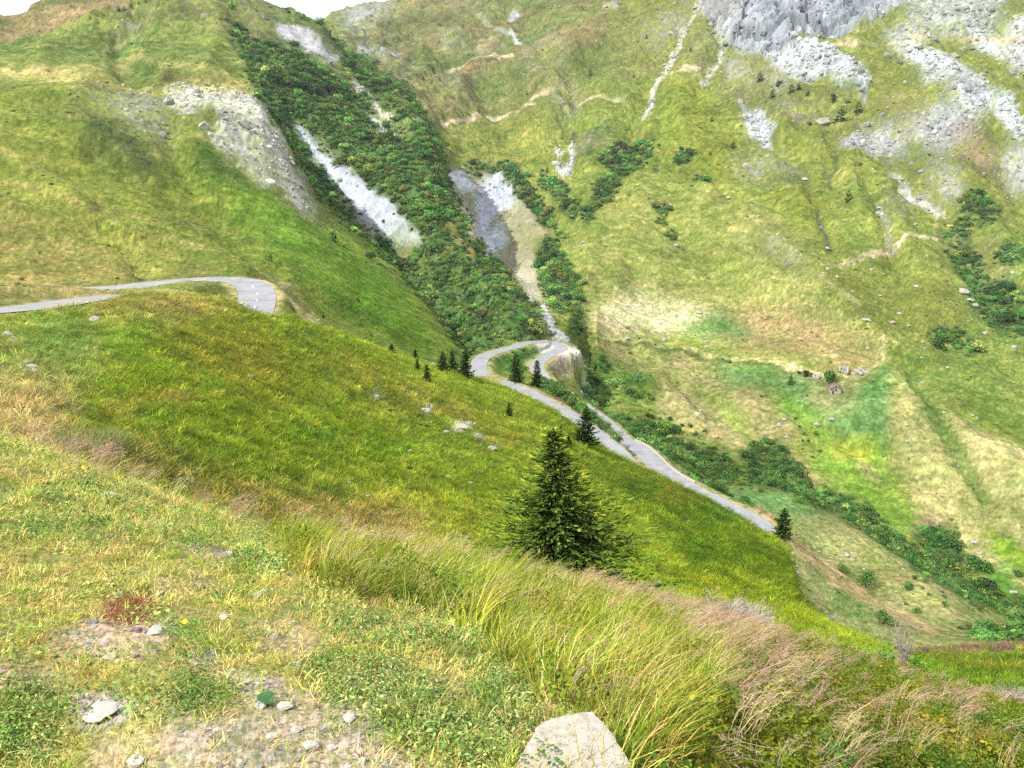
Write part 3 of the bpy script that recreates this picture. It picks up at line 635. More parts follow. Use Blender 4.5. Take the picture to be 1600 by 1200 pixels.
# distance of the ground to the nearest road, and cut and fill along it
def road_field(q, reach):
    X, Y = TX[LO:HI], TY[LO:HI]
    lo, hi = q[:, :2].min(0) - reach, q[:, :2].max(0) + reach
    sel = np.nonzero(((X > lo[0]) & (X < hi[0]) & (Y > lo[1]) & (Y < hi[1])).ravel())[0]
    xs, ys = X.ravel()[sel], Y.ravel()[sel]
    b = np.full(xs.shape, 1e9); z = np.zeros(xs.shape)
    for i in range(0, len(q) - 1, 3):
        a, c = q[i], q[min(i + 3, len(q) - 1)]
        dx, dy = c[0]-a[0], c[1]-a[1]
        nr = np.nonzero((np.abs(xs - a[0]) < reach) & (np.abs(ys - a[1]) < reach))[0]
        if not len(nr): continue
        xn, yn = xs[nr], ys[nr]
        t = np.clip(((xn-a[0])*dx + (yn-a[1])*dy) / max(dx*dx+dy*dy, 1e-6), 0, 1)
        dd = np.hypot(xn-a[0]-t*dx, yn-a[1]-t*dy)
        up = dd < b[nr]
        b[nr[up]] = dd[up]; z[nr[up]] = (a[2] + t*(c[2]-a[2]))[up]
    return sel, b, z
FIELD = {k: road_field(ROADQ[k], 18) for k in ROADS}
D_ = DROAD[LO:HI].ravel()
for k, (sel, b, z) in FIELD.items():
    D_[sel] = np.minimum(D_[sel], b)
DROAD[LO:HI] = D_.reshape(DROAD[LO:HI].shape)
PULL = at(872, 547, 312)
pd = np.hypot(TX - PULL[0], TY - PULL[1])

# --- relief of the ground itself: bumps that grow with distance in octave steps
NY = TY + np.where(SEG[:, None] * np.ones(NC) >= NAMES.index('spur_behind'), 1.25 * TZ, 0)   # runs up the slope, so patterns are not drawn out on steep ground
def bandnoise(wl, octv, s, gain=.5, mask=None):
    """fractal noise whose longest wave is wl metres at each point; wl varies smoothly over the sheet"""
    X, Y, wl = (TX, NY, wl) if mask is None else (TX[mask], NY[mask], wl[mask])
    band = np.log2(wl); b0 = np.floor(band); fb = band - b0
    out = np.zeros_like(X)
    for b in np.unique(b0):
        mk = b0 == b
        n0 = fbm(X[mk] / 2**b, Y[mk] / 2**b, octv, s, gain)
        n1 = fbm(X[mk] / 2**(b+1), Y[mk] / 2**(b+1), octv, s, gain)
        out[mk] = n0 * (1 - fb[mk]) + n1 * fb[mk]
    return out
LOGR = np.log(RR)
seg = SEG[:, None] * np.ones(NC)
amp = np.interp(LOGR, np.log([0.5, 3, 10, 30, 100, 250, 600, 1000, 2500]), [0.02, 0.05, 0.12, 0.30, 0.7, 1.7, 5.0, 8.0, 11.0])
wl_ = np.exp(np.interp(LOGR, np.log([0.5, 3, 10, 30, 100, 250, 600, 1000, 2500]), np.log([0.5, 0.8, 1.8, 5, 12, 24, 60, 80, 140])))
REL = bandnoise(wl_, 4, 3, .55)
seg = SEG[:, None] * np.ones(NC)
# crest rows keep their height so that the outlines stay where they are seen
crest = np.ones_like(TX)
for nm in ('bank_crest', 'spur_crest', 'left_edge', 'ravine_crest', 'skyline'):
    crest *= 1 - 0.7 * np.exp(-((seg - NAMES.index(nm)) / 0.12) ** 2)
crest *= .04 + .96 * smooth(np.minimum(DROAD, pd - 5), 4, 17)
# jitter of the cover maps so that their borders break up like vegetation does
jm = np.where(seg < NAMES.index('spur_behind'), 9.0, 6.5)
ju = fbm(PU / 30, PV / 18, 4, 51, .7) * jm * 1.7
jv = fbm(PU / 30 + 90, PV / 18, 4, 52, .7) * jm * 1.2
canv = np.where(seg < NAMES.index('bank_behind') + .5, 0, np.where(seg < NAMES.index('spur_behind') - .4, 1, 2))
RGB = np.zeros(TX.shape + (3,)); CH = {k: np.zeros_like(TX) for k in near.ch}
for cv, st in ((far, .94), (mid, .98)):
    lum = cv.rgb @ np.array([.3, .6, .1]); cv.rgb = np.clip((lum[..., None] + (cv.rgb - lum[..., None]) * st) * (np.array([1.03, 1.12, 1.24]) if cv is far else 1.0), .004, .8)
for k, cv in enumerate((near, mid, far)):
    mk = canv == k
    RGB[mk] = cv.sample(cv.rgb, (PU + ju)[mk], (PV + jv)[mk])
    for c in CH:
        q = 2.2 if c in ('scrub', 'rock') else 1.0
        if cv.ch[c].any(): CH[c][mk] = cv.sample(cv.ch[c], (PU + q * ju)[mk], (PV + q * jv)[mk])
TZ = TZ + amp * crest * REL + CH['hgt'] * RR * crest
MT = RR > 140
# erosion ribs on the left mountain, in the ravine and on the big face
rib = np.zeros_like(TX); rib[MT] = ridged(TX[MT] / 58 + 0.5 * REL[MT], NY[MT] / 240, 4, 9)
mount = smooth(seg, NAMES.index('stream') + .2, NAMES.index('low_slope') + .5) * (RR < 2000)
left_ = smooth(seg, NAMES.index('road_back') + .1, NAMES.index('slope_mid') + .2) * (PU < 760) * (seg < NAMES.index('left_edge') + 1)
TZ += np.maximum(mount, left_ * .6) * crest * rib * np.interp(RR, [150, 250, 500, 900, 1500], [0.2, 1.1, 5.0, 10.0, 14.0])
# knobbly, stepped rock where rock shows
rk = CH['rock']; slab = CH['slab']
kn = np.zeros_like(TX); kn[MT] = ridged(TX[MT] / 15, NY[MT] / 17, 4, 21, .62)
TZ += rk * np.interp(RR, [5, 60, 300, 700, 1100], [0, .15, 1.2, 3.2, 5.0]) * kn * crest * (1 - .75 * slab)
def worley(x, y, s):
    """distance to the nearest and second nearest of scattered points, and the nearest one's own random value"""
    ix, iy = np.floor(x), np.floor(y)
    f1 = np.full(x.shape, 9.0); f2 = np.full(x.shape, 9.0); val = np.zeros(x.shape)
    for dx in (-1, 0, 1):
        for dy in (-1, 0, 1):
            hx = _hash(ix + dx, iy + dy, s) / 4294967296.0; hy = _hash(ix + dx, iy + dy, s + 7) / 4294967296.0
            dd = np.hypot(ix + dx + hx - x, iy + dy + hy - y)
            nv = _hash(ix + dx, iy + dy, s + 19) / 4294967296.0
            cl_ = dd < f1
            f2 = np.where(cl_, f1, np.minimum(f2, dd)); val = np.where(cl_, nv, val); f1 = np.where(cl_, dd, f1)
    return f1, f2, val
cz = CH['crag']
CM = (rk > .3) & (RR > 350)
wx = TX[CM] + 9 * fbm(TX[CM]/22, NY[CM]/22, 3, 5); wy = NY[CM] + 9 * fbm(TX[CM]/22, NY[CM]/22, 3, 6)
a1, a2, av = worley(wx / 22, wy / 46, 3); b1_, b2_, bv = worley(wx / 8.5, wy / 12, 4)
blk = (av - .5) * 20 + (bv - .5) * 8 - 5 * (1 - smooth(a2 - a1, 0, .22)) - 2.2 * (1 - smooth(b2_ - b1_, 0, .25))
TZ[CM] += (.16 * rk[CM] * (1 - slab[CM]) + .84 * cz[CM]) * blk * crest[CM] * np.interp(RR[CM], [350, 900], [.45, 1])
JOINT = np.zeros_like(TX); JOINT[CM] = (1 - slab[CM]) * np.maximum((1 - smooth(a2 - a1, 0, .16)) * .8, (1 - smooth(b2_ - b1_, 0, .2)) * .6)
BVAL = np.zeros_like(TX); BVAL[CM] = (bv - .5) * .6 + (av - .5) * .4
w = 1 - smooth(pd, 8, 12)
TZ += (float(np.interp(0, [0], [ROADQ['hairpin'][np.argmin(np.hypot(ROADQ['hairpin'][:, 0] - PULL[0], ROADQ['hairpin'][:, 1] - PULL[1])), 2]])) - .08 - TZ) * w
for k, (sel, b, z) in FIELD.items():
    half = ROADS[k][1] / 2
    w = 1 - smooth(b, half + .6, half + 5.0)
    Z_ = TZ[LO:HI].ravel()
    Z_[sel] += (z - .05 - Z_[sel]) * w
    TZ[LO:HI] = Z_.reshape(TZ[LO:HI].shape)
# --- mottling of the cover: tussocks, herbs, bare patches, at the scales one can see
pxm = RR / F
v1 = bandnoise(120 * pxm, 3, 61, .6); v2 = bandnoise(17 * pxm, 2, 62, .7); v3 = bandnoise(6.0 * pxm, 2, 63, .8)
hue = bandnoise(55 * pxm, 3, 64, .6); v4 = bandnoise(3.2 * pxm, 1, 65)
# terracettes: narrow treads along the contour
terr = np.where(RR > 120, pn(NY / np.maximum(9 * pxm, .4) * .5, TX / np.maximum(60 * pxm, 3), 71), 0)
tone = np.where(canv == 1, 1.9, 1.4) * v1 + 1.4 * v2 + 1.35 * v3 + .8 * v4
turfk = 1 - np.clip(rk * 1.3, 0, 1)
tone = tone * (1 - .45 * np.maximum(slab, cz * .6))
mul = np.exp(np.clip(tone, -1.7, 1.5)[..., None] * (np.array([.62, .50, .66]) * turfk[..., None] + (1 - turfk[..., None]) * np.array([.55, .55, .52])))
hm = np.exp(hue[..., None] * np.array([.42, .08, .5]) * turfk[..., None])
RGB = RGB * mul * hm
# pockets of turf among the rock, and dark clefts
pk = smooth(v2 * .9 + v3 * .5 + .45 * v1 + (.47 - rk) * 1.6, .0, .28) * (rk > .04) * (rk < .985) * (1 - slab)
turf_c = np.array(C(138, 148, 66)) * mul
RGB += (turf_c - RGB) * (pk * smooth(rk, .04, .2) * .85)[..., None]
ROCKY = rk * (1 - pk)
RGB *= np.exp(BVAL * (.25 + .3 * cz) * smooth(rk, .3, .8))[..., None]
RGB *= (1 + (.10 - .26 * cz) * smooth(rk, .25, .6) * (1 - pk))[..., None]
RGB *= (1 - (.12 + .52 * cz) * JOINT * smooth(rk, .5, .9) * (1 - pk))[..., None]
# verges
vg = (1 - smooth(DROAD, 3.0, 5.4))
RGB += (np.array(C(224, 206, 146)) - RGB) * (vg * smooth(v2, -.35, .25) * .85)[..., None]
RGB += (np.array(C(244, 240, 228)) - RGB) * (1 - smooth(pd + 2 * v2, 7.5, 9.5))[..., None]
CH['scrub'] *= smooth(DROAD, 3.4, 5) * smooth(pd, 9, 12)

# normals of the whole sheet, shared by the pieces it is divided into
V = np.stack([TX, TY, TZ], -1)
du = np.gradient(V, axis=1); dv = np.gradient(V, axis=0)
NRM = np.cross(du, dv); NRM /= np.linalg.norm(NRM, axis=-1, keepdims=True) + 1e-9
NRM *= np.sign(NRM[..., 2:3] + 1e-9)

def ground_z(x, y):
    """terrain height below a world point (bilinear on the polar sheet)"""
    th = math.atan2(x, y); r = math.hypot(x, y)
    j = np.interp(th, TH, np.arange(NC)); j0 = min(int(j), NC - 2); fj = j - j0
    zz = []
    for jj in (j0, j0 + 1):
        zz.append(np.interp(r, RR[:, jj], TZ[:, jj]))
    return zz[0] * (1 - fj) + zz[1] * fj
def seen(u, v, lo=None, hi=None):
    """ground point seen at a photograph pixel: first row along the sight line whose slope reaches it"""
    th, t = ang(u, v); th = float(th); t = float(t)
    j = int(np.clip(round(float(np.interp(th, TH, np.arange(NC)))), 0, NC - 1))
    e = TZ[:, j] / RR[:, j]
    a = 0 if lo is None else row_of[lo]
    b = NR if hi is None else row_of[hi]
    k = np.nonzero(e[a:b] >= t)[0]
    i = a + (k[0] if len(k) else int(np.argmax(e[a:b])))
    r = RR[i, j]
    if i > a and e[i] > e[i-1] and len(k):
        f = (t - e[i-1]) / (e[i] - e[i-1]); f = min(max(f, 0), 1)
        r = RR[i-1, j] + f * (RR[i, j] - RR[i-1, j])
    x, y = r * math.sin(th), r * math.cos(th)
    return Vector((x, y, ground_z(x, y)))

# ------------------------------------------------------------------ materials
class NT:
    def __init__(self, name):
        self.m = bpy.data.materials.new(name); self.m.use_nodes = True
        self.n = self.m.node_tree.nodes; self.l = self.m.node_tree.links
        self.b = self.n['Principled BSDF']
        self.b.inputs['Specular IOR Level'].default_value = 0.2
        self.b.inputs['Roughness'].default_value = 0.9
        self.cache = {}
    def new(self, t, **kw):
        x = self.n.new(t)
        for k, v in kw.items(): setattr(x, k, v)
        return x
    def link(self, a, b): self.l.new(a, b)
    def coord(self, out='Object'):
        if 'tc' not in self.cache: self.cache['tc'] = self.new('ShaderNodeTexCoord')
        return self.cache['tc'].outputs[out]
    def noise(self, scale, detail=4, rough=.55, vec=None, stretch=None, dist=0.0):
        x = self.new('ShaderNodeTexNoise')
        x.inputs['Scale'].default_value = scale; x.inputs['Detail'].default_value = detail
        x.inputs['Roughness'].default_value = rough; x.inputs['Distortion'].default_value = dist
        v = vec or self.coord()
        if stretch:
            mp = self.new('ShaderNodeMapping'); mp.inputs['Scale'].default_value = stretch
            self.link(v, mp.inputs[0]); v = mp.outputs[0]
        self.link(v, x.inputs['Vector'])
        return x.outputs['Fac']
    def ramp(self, fac, stops):
        x = self.new('ShaderNodeValToRGB'); e = x.color_ramp.elements
        e[0].position, e[0].color = stops[0][0], (*stops[0][1], 1)
        e[1].position, e[1].color = stops[-1][0], (*stops[-1][1], 1)
        for p, c in stops[1:-1]:
            k = e.new(p); k.color = (*c, 1)
        self.link(fac, x.inputs[0]); return x.outputs[0]
    def mix(self, a, b, fac=.5, mode='MIX'):
        x = self.new('ShaderNodeMixRGB', blend_type=mode)
        for i, s in ((1, a), (2, b)):
            if isinstance(s, tuple): x.inputs[i].default_value = (*s, 1)
            else: self.link(s, x.inputs[i])
        if isinstance(fac, (int, float)): x.inputs[0].default_value = fac
        else: self.link(fac, x.inputs[0])
        return x.outputs[0]
    def math(self, op, a, b=None, clamp=False):
        x = self.new('ShaderNodeMath', operation=op, use_clamp=clamp)
        for i, s in ((0, a), (1, b)):
            if s is None: continue
            if isinstance(s, (int, float)): x.inputs[i].default_value = s
            else: self.link(s, x.inputs[i])
        return x.outputs[0]
    def attr(self, name, kind='GEOMETRY', out='Color'):
        x = self.new('ShaderNodeAttribute', attribute_name=name, attribute_type=kind)
        return x.outputs[out]
    def color(self, c):
        if isinstance(c, tuple): self.b.inputs['Base Color'].default_value = (*c, 1)
        else: self.link(c, self.b.inputs['Base Color'])
    def bump(self, hgt, strength=.5, dist=.1):
        x = self.new('ShaderNodeBump'); x.inputs['Strength'].default_value = strength; x.inputs['Distance'].default_value = dist
        self.link(hgt, x.inputs['Height']); self.link(x.outputs[0], self.b.inputs['Normal'])
g = lambda v: (v, v, v)
def ground_material(name, scale, bscale, soft=False):
    """cover colour of the ground, with grain of turf and broken stone finer than the terrain mesh"""
    t = NT(name)
    cov = t.attr('cover'); rock = t.attr('rock', out='Fac')
    n1 = t.noise(scale, 4, .75)
    f1 = t.ramp(n1, [(.30, (.58, .62, .58)), (.46, (.91, .93, .91)), (.56, (1.08, 1.06, 1.07)), (.70, (1.42, 1.35, 1.38))]) if soft else t.ramp(n1, [(.33, (.38, .45, .38)), (.46, (.86, .90, .86)), (.56, (1.13, 1.10, 1.11)), (.68, (1.7, 1.55, 1.6))])
    f2 = t.ramp(n1, [(.30, (.66, .67, .71)), (.43, (.93, .93, .95)), (.58, (1.04, 1.03, 1.02)), (.72, (1.14, 1.13, 1.1))])
    t.color(t.mix(cov, t.mix(f1, f2, rock), 1, 'MULTIPLY'))
    t.bump(n1, .8, bscale)
    t.b.inputs['Specular IOR Level'].default_value = .06
    return t.m
M_FAR = ground_material('mountain_turf_and_rock', .8, .4, True)
M_MID = ground_material('spur_turf', 4.0, .08)
M_NEAR = ground_material('bank_turf', 40.0, .012)

def flat(name, col, vary=.25, scale=3.0, rough=.9, bump=0.0, detail=6):
    t = NT(name)
    n = t.noise(scale, detail, .65)
    lo = tuple(c * (1 - vary) for c in col); hi = tuple(min(c * (1 + vary), .95) for c in col)
    t.color(t.ramp(n, [(.3, lo), (.5, col), (.7, hi)]))
    t.b.inputs['Roughness'].default_value = rough
    if bump: t.bump(n, .8, bump)
    return t.m
def leafy(name, dark, mid_, lite, tint=True, rough=.75, trans=.0, tips=False):
    """leaf colour that differs from leaf to leaf and plant to plant"""
    t = NT(name)
    gi = t.new('ShaderNodeNewGeometry')
    rnd = gi.outputs['Random Per Island']
    c = t.ramp(rnd, [(0, dark), (.5, mid_), (1, lite)])
    if tint:
        oi = t.new('ShaderNodeObjectInfo')
        k = t.ramp(oi.outputs['Random'], [(0, (.78, .86, .72)), (.5, (1, 1, 1)), (1, (1.22, 1.14, 1.15))])
        c = t.mix(c, k, 1, 'MULTIPLY')
    if tips:                                # this year's shoots are paler and yellower than old needles
        c = t.mix(c, t.ramp(t.attr('tip', out='Fac'), [(0, (.62, .66, .7)), (.6, (.9, .92, .9)), (.85, (1.35, 1.25, 1.0)), (1, (2.1, 1.8, 1.15))]), 1, 'MULTIPLY')
    t.color(c)
    t.b.inputs['Roughness'].default_value = rough
    t.b.inputs['Specular IOR Level'].default_value = .15
    if trans:
        tr = t.new('ShaderNodeBsdfTranslucent'); mx = t.new('ShaderNodeMixShader')
        t.link(c, tr.inputs['Color']); mx.inputs[0].default_value = trans
        t.link(t.b.outputs[0], mx.inputs[1]); t.link(tr.outputs[0], mx.inputs[2])
        t.link(mx.outputs[0], t.n['Material Output'].inputs['Surface'])
    return t.m
def inst_leaf(name, trans=.3, lo=.6, hi=1.35, rough=.7):
    """foliage of scattered plants: each plant carries its own colour, each blade varies a little from it"""
    t = NT(name)
    c = t.attr('tint', 'INSTANCER')
    gi = t.new('ShaderNodeNewGeometry')
    k = t.ramp(gi.outputs['Random Per Island'], [(0, (lo, lo * 1.05, lo * .9)), (.5, (1, 1, 1)), (1, (hi * 1.05, hi, hi))])
    c = t.mix(c, k, 1, 'MULTIPLY')
    t.color(c); t.b.inputs['Roughness'].default_value = rough
    t.b.inputs['Specular IOR Level'].default_value = .12
    tr = t.new('ShaderNodeBsdfTranslucent'); mx = t.new('ShaderNodeMixShader')
    t.link(c, tr.inputs['Color']); mx.inputs[0].default_value = trans
    t.link(t.b.outputs[0], mx.inputs[1]); t.link(tr.outputs[0], mx.inputs[2])
    t.link(mx.outputs[0], t.n['Material Output'].inputs['Surface'])
    return t.m
M_BLADE = inst_leaf('grass_blades', .35)
M_SHRUB = inst_leaf('shrub_leaves', .35, .55, 1.5)
M_SCREE = None
def inst_rock():
    t = NT('loose_stone')
    c = t.attr('tint', 'INSTANCER')
    n = t.noise(1.3, 5, .7)
    c = t.mix(c, t.ramp(n, [(.3, g(.6)), (.5, g(1)), (.7, g(1.25))]), 1, 'MULTIPLY')
    t.color(c); t.bump(n, .6, .1)
    return t.m
M_SCREE = inst_rock()
def stone_mat(name, a, b, c_, scale, bump=.02, crack=True):
    t = NT(name)
    n = t.noise(scale, 8, .65); n2 = t.noise(scale * 6, 5, .7)
    col = t.ramp(n, [(.28, a), (.5, b), (.72, c_)])
    col = t.mix(col, t.ramp(n2, [(.3, g(.72)), (.5, g(1)), (.7, g(1.12))]), 1, 'MULTIPLY')
    if crack:
        wob = t.noise(scale * 1.5, 5, .6)
        v = t.new('ShaderNodeTexVoronoi', feature='DISTANCE_TO_EDGE'); v.inputs['Scale'].default_value = scale * .9
        mp = t.mix(t.coord(), wob, .18); t.link(mp, v.inputs['Vector'])
        ck = t.math('LESS_THAN', v.outputs['Distance'], .010)
        gate = t.math('GREATER_THAN', t.noise(scale * .8, 2, .5), .53)
        col = t.mix(col, C(120, 100, 84, .5), t.math('MULTIPLY', ck, gate))
    t.color(col); t.bump(t.mix(n, n2, .5), .7, bump)
    t.b.inputs['Roughness'].default_value = .85
    return t.m

# ------------------------------------------------------------------ the terrain becomes the pieces of the setting
idx = np.arange(NR * NC).reshape(NR, NC)
fr, fc = np.meshgrid(np.arange(NR - 1), np.arange(NC - 1), indexing='ij')
u_split = np.interp(TH, *(lambda a: (np.maximum.accumulate(a[0]), us))(ang(us, np.full_like(us, 560.0))))
fu = u_split[fc]
piece = np.zeros(fr.shape, int)
piece[fr >= row_of['bank_behind']] = 1
piece[fr >= row_of['spur_behind']] = 2
piece[(fr >= row_of['spur_behind']) & (fu < 745)] = 3
lo_s = row_of['stream']
piece[(fr >= lo_s)] = 4
piece[(fr >= lo_s) & (fr < row_of['ravine_behind']) & (fu < 885)] = 3
cragf = CH['crag'][:-1, :-1] > .5
piece[(piece == 4) & cragf] = 5
quad = np.stack([idx[:-1, :-1], idx[:-1, 1:], idx[1:, 1:], idx[1:, :-1]], -1)
PIECES = [('foreground_ground', M_NEAR), ('grass_hillside', M_MID), ('valley_slope', M_FAR), ('mountain_left', M_FAR), ('mountain_right', M_FAR), ('cliff', M_FAR)]
Vf = V.reshape(-1, 3); Nf = NRM.reshape(-1, 3)
RGBf = np.clip(RGB.reshape(-1, 3), .003, .9); rockf = ROCKY.reshape(-1)
for k, (nm, mt) in enumerate(PIECES):
    q = quad[piece == k]
    ids, inv = np.unique(q.ravel(), return_inverse=True)
    me = mesh_np(nm, Vf[ids], inv.reshape(-1, 4), mt, True)
    ca = me.attributes.new('cover', 'FLOAT_COLOR', 'POINT')
    ca.data.foreach_set('color', np.c_[RGBf[ids], np.ones(len(ids))].astype(np.float32).ravel())
    ra = me.attributes.new('rock', 'FLOAT', 'POINT')
    ra.data.foreach_set('value', rockf[ids].astype(np.float32))
    me.normals_split_custom_set_from_vertices(Nf[ids].astype(np.float32))
    o = obj(nm, me)
    tag(o, kind='structure')

# ------------------------------------------------------------------ roads

def asphalt():  # old bleached tar, patched
    t = NT('worn_asphalt')
    n = t.noise(.35, 6, .6); n2 = t.noise(14, 3, .6)
    c = t.ramp(n, [(.3, C(176, 178, 184)), (.5, C(198, 200, 206)), (.7, C(216, 216, 220))])
    c = t.mix(c, t.ramp(n2, [(.3, g(.85)), (.7, g(1.12))]), 1, 'MULTIPLY')
    t.color(c); t.b.inputs['Roughness'].default_value = .8
    return t.m
M_ASPH = asphalt()
M_PAINT = flat('road_paint', (.75, .75, .72), .15, 4)
M_GRAV = flat('pale_gravel', C(232, 228, 214), .15, 3, .95, .03)
def ribbon(q, off0, off1, dz, name, mat, i0=0, i1=None):
    q = q[i0:i1]
    t = np.gradient(q[:, :2], axis=0); t /= np.linalg.norm(t, axis=1, keepdims=True) + 1e-9
    nrm = np.c_[t[:, 1], -t[:, 0]]
    a = np.c_[q[:, :2] + nrm * off0, q[:, 2] + dz]; b = np.c_[q[:, :2] + nrm * off1, q[:, 2] + dz]
    n = len(q); v = np.vstack([a, b]); i = np.arange(n - 1)
    return mesh_np(name, v, np.c_[i, i + n, i + n + 1, i + 1] if off1 > off0 else np.c_[i, i + 1, i + n + 1, i + n], mat)
for k, (pts, wd) in ROADS.items():
    q = ROADQ[k]
    o = obj('road', ribbon(q, wd / 2, -wd / 2, .03, 'road', M_ASPH))
    tag(o, kind='structure')
    if k == 'bend':
        for i in range(2, len(q) - 4, 7):
            obj('centre_dash', ribbon(q, .06, -.06, .036, 'centre_dash', M_PAINT, i, i + 3), o)

# ------------------------------------------------------------------ plant parts (numpy builders)
class MB:
    def __init__(self): self.v = []; self.f = []; self.n = 0
    def add(self, v, f):
        v = np.asarray(v, float); f = np.asarray(f, int)
        self.v.append(v); self.f.append(f + self.n); self.n += len(v)
    def mesh(self, name, mat, smooth_=False):
        v = np.vstack(self.v)
        fl = [tuple(r) for f in self.f for r in f]
        k = {len(f) for f in fl}
        if len(k) == 1: return mesh_np(name, v, np.array(fl), mat, smooth_)
        return mesh_np(name, v, fl, mat, smooth_)
def rot_z(v, a):
    c, s = math.cos(a), math.sin(a)
    v = np.asarray(v, float)
    return np.stack([v[..., 0]*c - v[..., 1]*s, v[..., 0]*s + v[..., 1]*c, v[..., 2]], -1)
def blades(mb, n, rad, hmin, hmax, wid, lean, rng, wind=(0, 0)):
    """n tapering curved blades as triangle strips"""
    for i in range(n):
        a = rng.uniform(0, 2*math.pi); rr = rad * math.sqrt(rng.uniform())
        bx, by = rr*math.cos(a), rr*math.sin(a)
        hh = rng.uniform(hmin, hmax); da = a + rng.normal(0, .7)
        le = lean * hh * rng.uniform(.3, 1.2)
        dx, dy = math.cos(da)*le + wind[0]*hh*rng.uniform(.5, 1.3), math.sin(da)*le + wind[1]*hh*rng.uniform(.5, 1.3)
        sa = rng.uniform(0, math.pi); sx, sy = math.cos(sa)*wid/2, math.sin(sa)*wid/2
        pts = []
        for t, w in ((0, 1), (.45, .9), (.8, .6)):
            x, y, z = bx + dx*t*t, by + dy*t*t, hh*(t - .22*t*t*min(1, abs(le)/hh*1.2))
            pts += [(x - sx*w, y - sy*w, z), (x + sx*w, y + sy*w, z)]
        pts.append((bx + dx, by + dy, hh*(1 - .22*min(1, abs(le)/hh*1.2))))
        mb.add(pts, [(0, 1, 3), (0, 3, 2), (2, 3, 5), (2, 5, 4), (4, 5, 6)])
def leaves(mb, ctrs, nrms, size, rng, asp=.6, jit=.6):
    """small leaf-shaped quads facing roughly along nrms"""
    n = len(ctrs)
    nn = nrms + rng.normal(0, jit, (n, 3)); nn /= np.linalg.norm(nn, axis=1, keepdims=True) + 1e-9
    ref = rng.normal(0, 1, (n, 3))
    a = np.cross(nn, ref); a /= np.linalg.norm(a, axis=1, keepdims=True) + 1e-9
    b = np.cross(nn, a)
    s = (size * rng.uniform(.6, 1.3, n))[:, None]
    v = np.stack([ctrs - a*s, ctrs - b*s*asp, ctrs + a*s, ctrs + b*s*asp], 1).reshape(-1, 3)
    mb.add(v, np.arange(4*n).reshape(n, 4))
def fib(n, rng):
    i = np.arange(n) + .5
    ph = np.arccos(1 - 2*i/n); th = math.pi*(1 + 5**.5)*i + rng.uniform(0, 6)
    return np.stack([np.cos(th)*np.sin(ph), np.sin(th)*np.sin(ph), np.cos(ph)], -1)
def bush_mesh(name, mat, seed, nleaf=220, size=.13, lobes=6, flat_=.8):
    """unit bush: about 1 m half width, built from leaf clumps on several lobes"""
    rng = np.random.default_rng(seed); mb = MB()
    for k in range(lobes):
        a = rng.uniform(0, 2*math.pi); d = rng.uniform(.1, .62) if k else 0
        c = np.array([d*math.cos(a), d*math.sin(a), rng.uniform(.3, .72)*flat_])
        r = rng.uniform(.34, .56)
        p = fib(nleaf // lobes, rng)
        p = p[p[:, 2] > -.55]
        q = c + p * r * rng.uniform(.72, 1.08, (len(p), 1)) * np.array([1, 1, flat_])
        q[:, 2] = np.maximum(q[:, 2], .02)
        leaves(mb, q, p + np.array([0, 0, .25]), size, rng, .7, .55)
    return mb.mesh(name, mat)
def rock_mesh(name, mat, seed, sub=2, flat_=.7, rough=.28):
    bm = bmesh.new(); bmesh.ops.create_icosphere(bm, subdivisions=sub, radius=1)
    rng = np.random.default_rng(seed); o = Vector(rng.uniform(-50, 50, 3))
    cuts = [(Vector(rng.normal(0, 1, 3)).normalized(), rng.uniform(.55, .85)) for _ in range(7)]
    for v in bm.verts:
        p = v.co.copy()
        for nv, dd in cuts:
            e = p.dot(nv) - dd
            if e > 0: p -= nv * e * .92
        p *= 1 + rough * mnoise.noise(p * 1.7 + o) + rough * .4 * mnoise.noise(p * 4.1 + o)
        v.co = (p.x, p.y, p.z * flat_)
    me = bpy.data.meshes.new(name); bm.to_mesh(me); bm.free()
    me.materials.append(mat)
    return me

# ------------------------------------------------------------------ scattering stuff (grass, heath, scree, thickets)
def gn_tree():
    t = bpy.data.node_groups.new('scatter', 'GeometryNodeTree')
    t.interface.new_socket('Geometry', in_out='INPUT', socket_type='NodeSocketGeometry')
    t.interface.new_socket('Plants', in_out='INPUT', socket_type='NodeSocketCollection')
    t.interface.new_socket('Geometry', in_out='OUTPUT', socket_type='NodeSocketGeometry')
    n, l = t.nodes, t.links
    gi, go = n.new('NodeGroupInput'), n.new('NodeGroupOutput')
    ci = n.new('GeometryNodeCollectionInfo'); ci.inputs['Separate Children'].default_value = True; ci.inputs['Reset Children'].default_value = True
    ip = n.new('GeometryNodeInstanceOnPoints'); ip.inputs['Pick Instance'].default_value = True
    def na(name, dt):
        x = n.new('GeometryNodeInputNamedAttribute'); x.data_type = dt; x.inputs['Name'].default_value = name
        return x.outputs['Attribute']
    l.new(gi.outputs[0], ip.inputs['Points']); l.new(gi.outputs[1], ci.inputs['Collection'])
    l.new(ci.outputs[0], ip.inputs['Instance'])
    l.new(na('vi', 'INT'), ip.inputs['Instance Index'])
    l.new(na('rot', 'FLOAT_VECTOR'), ip.inputs['Rotation'])
    l.new(na('scl', 'FLOAT_VECTOR'), ip.inputs['Scale'])
    l.new(ip.outputs[0], go.inputs[0])
    return t
GN = gn_tree()
def variants(name, meshes):
    c = bpy.data.collections.new(name + '_kinds')
    for i, me in enumerate(meshes):
        o = bpy.data.objects.new('%s_kind_%02d' % (name, i), me); c.objects.link(o)
    return c, len(meshes)
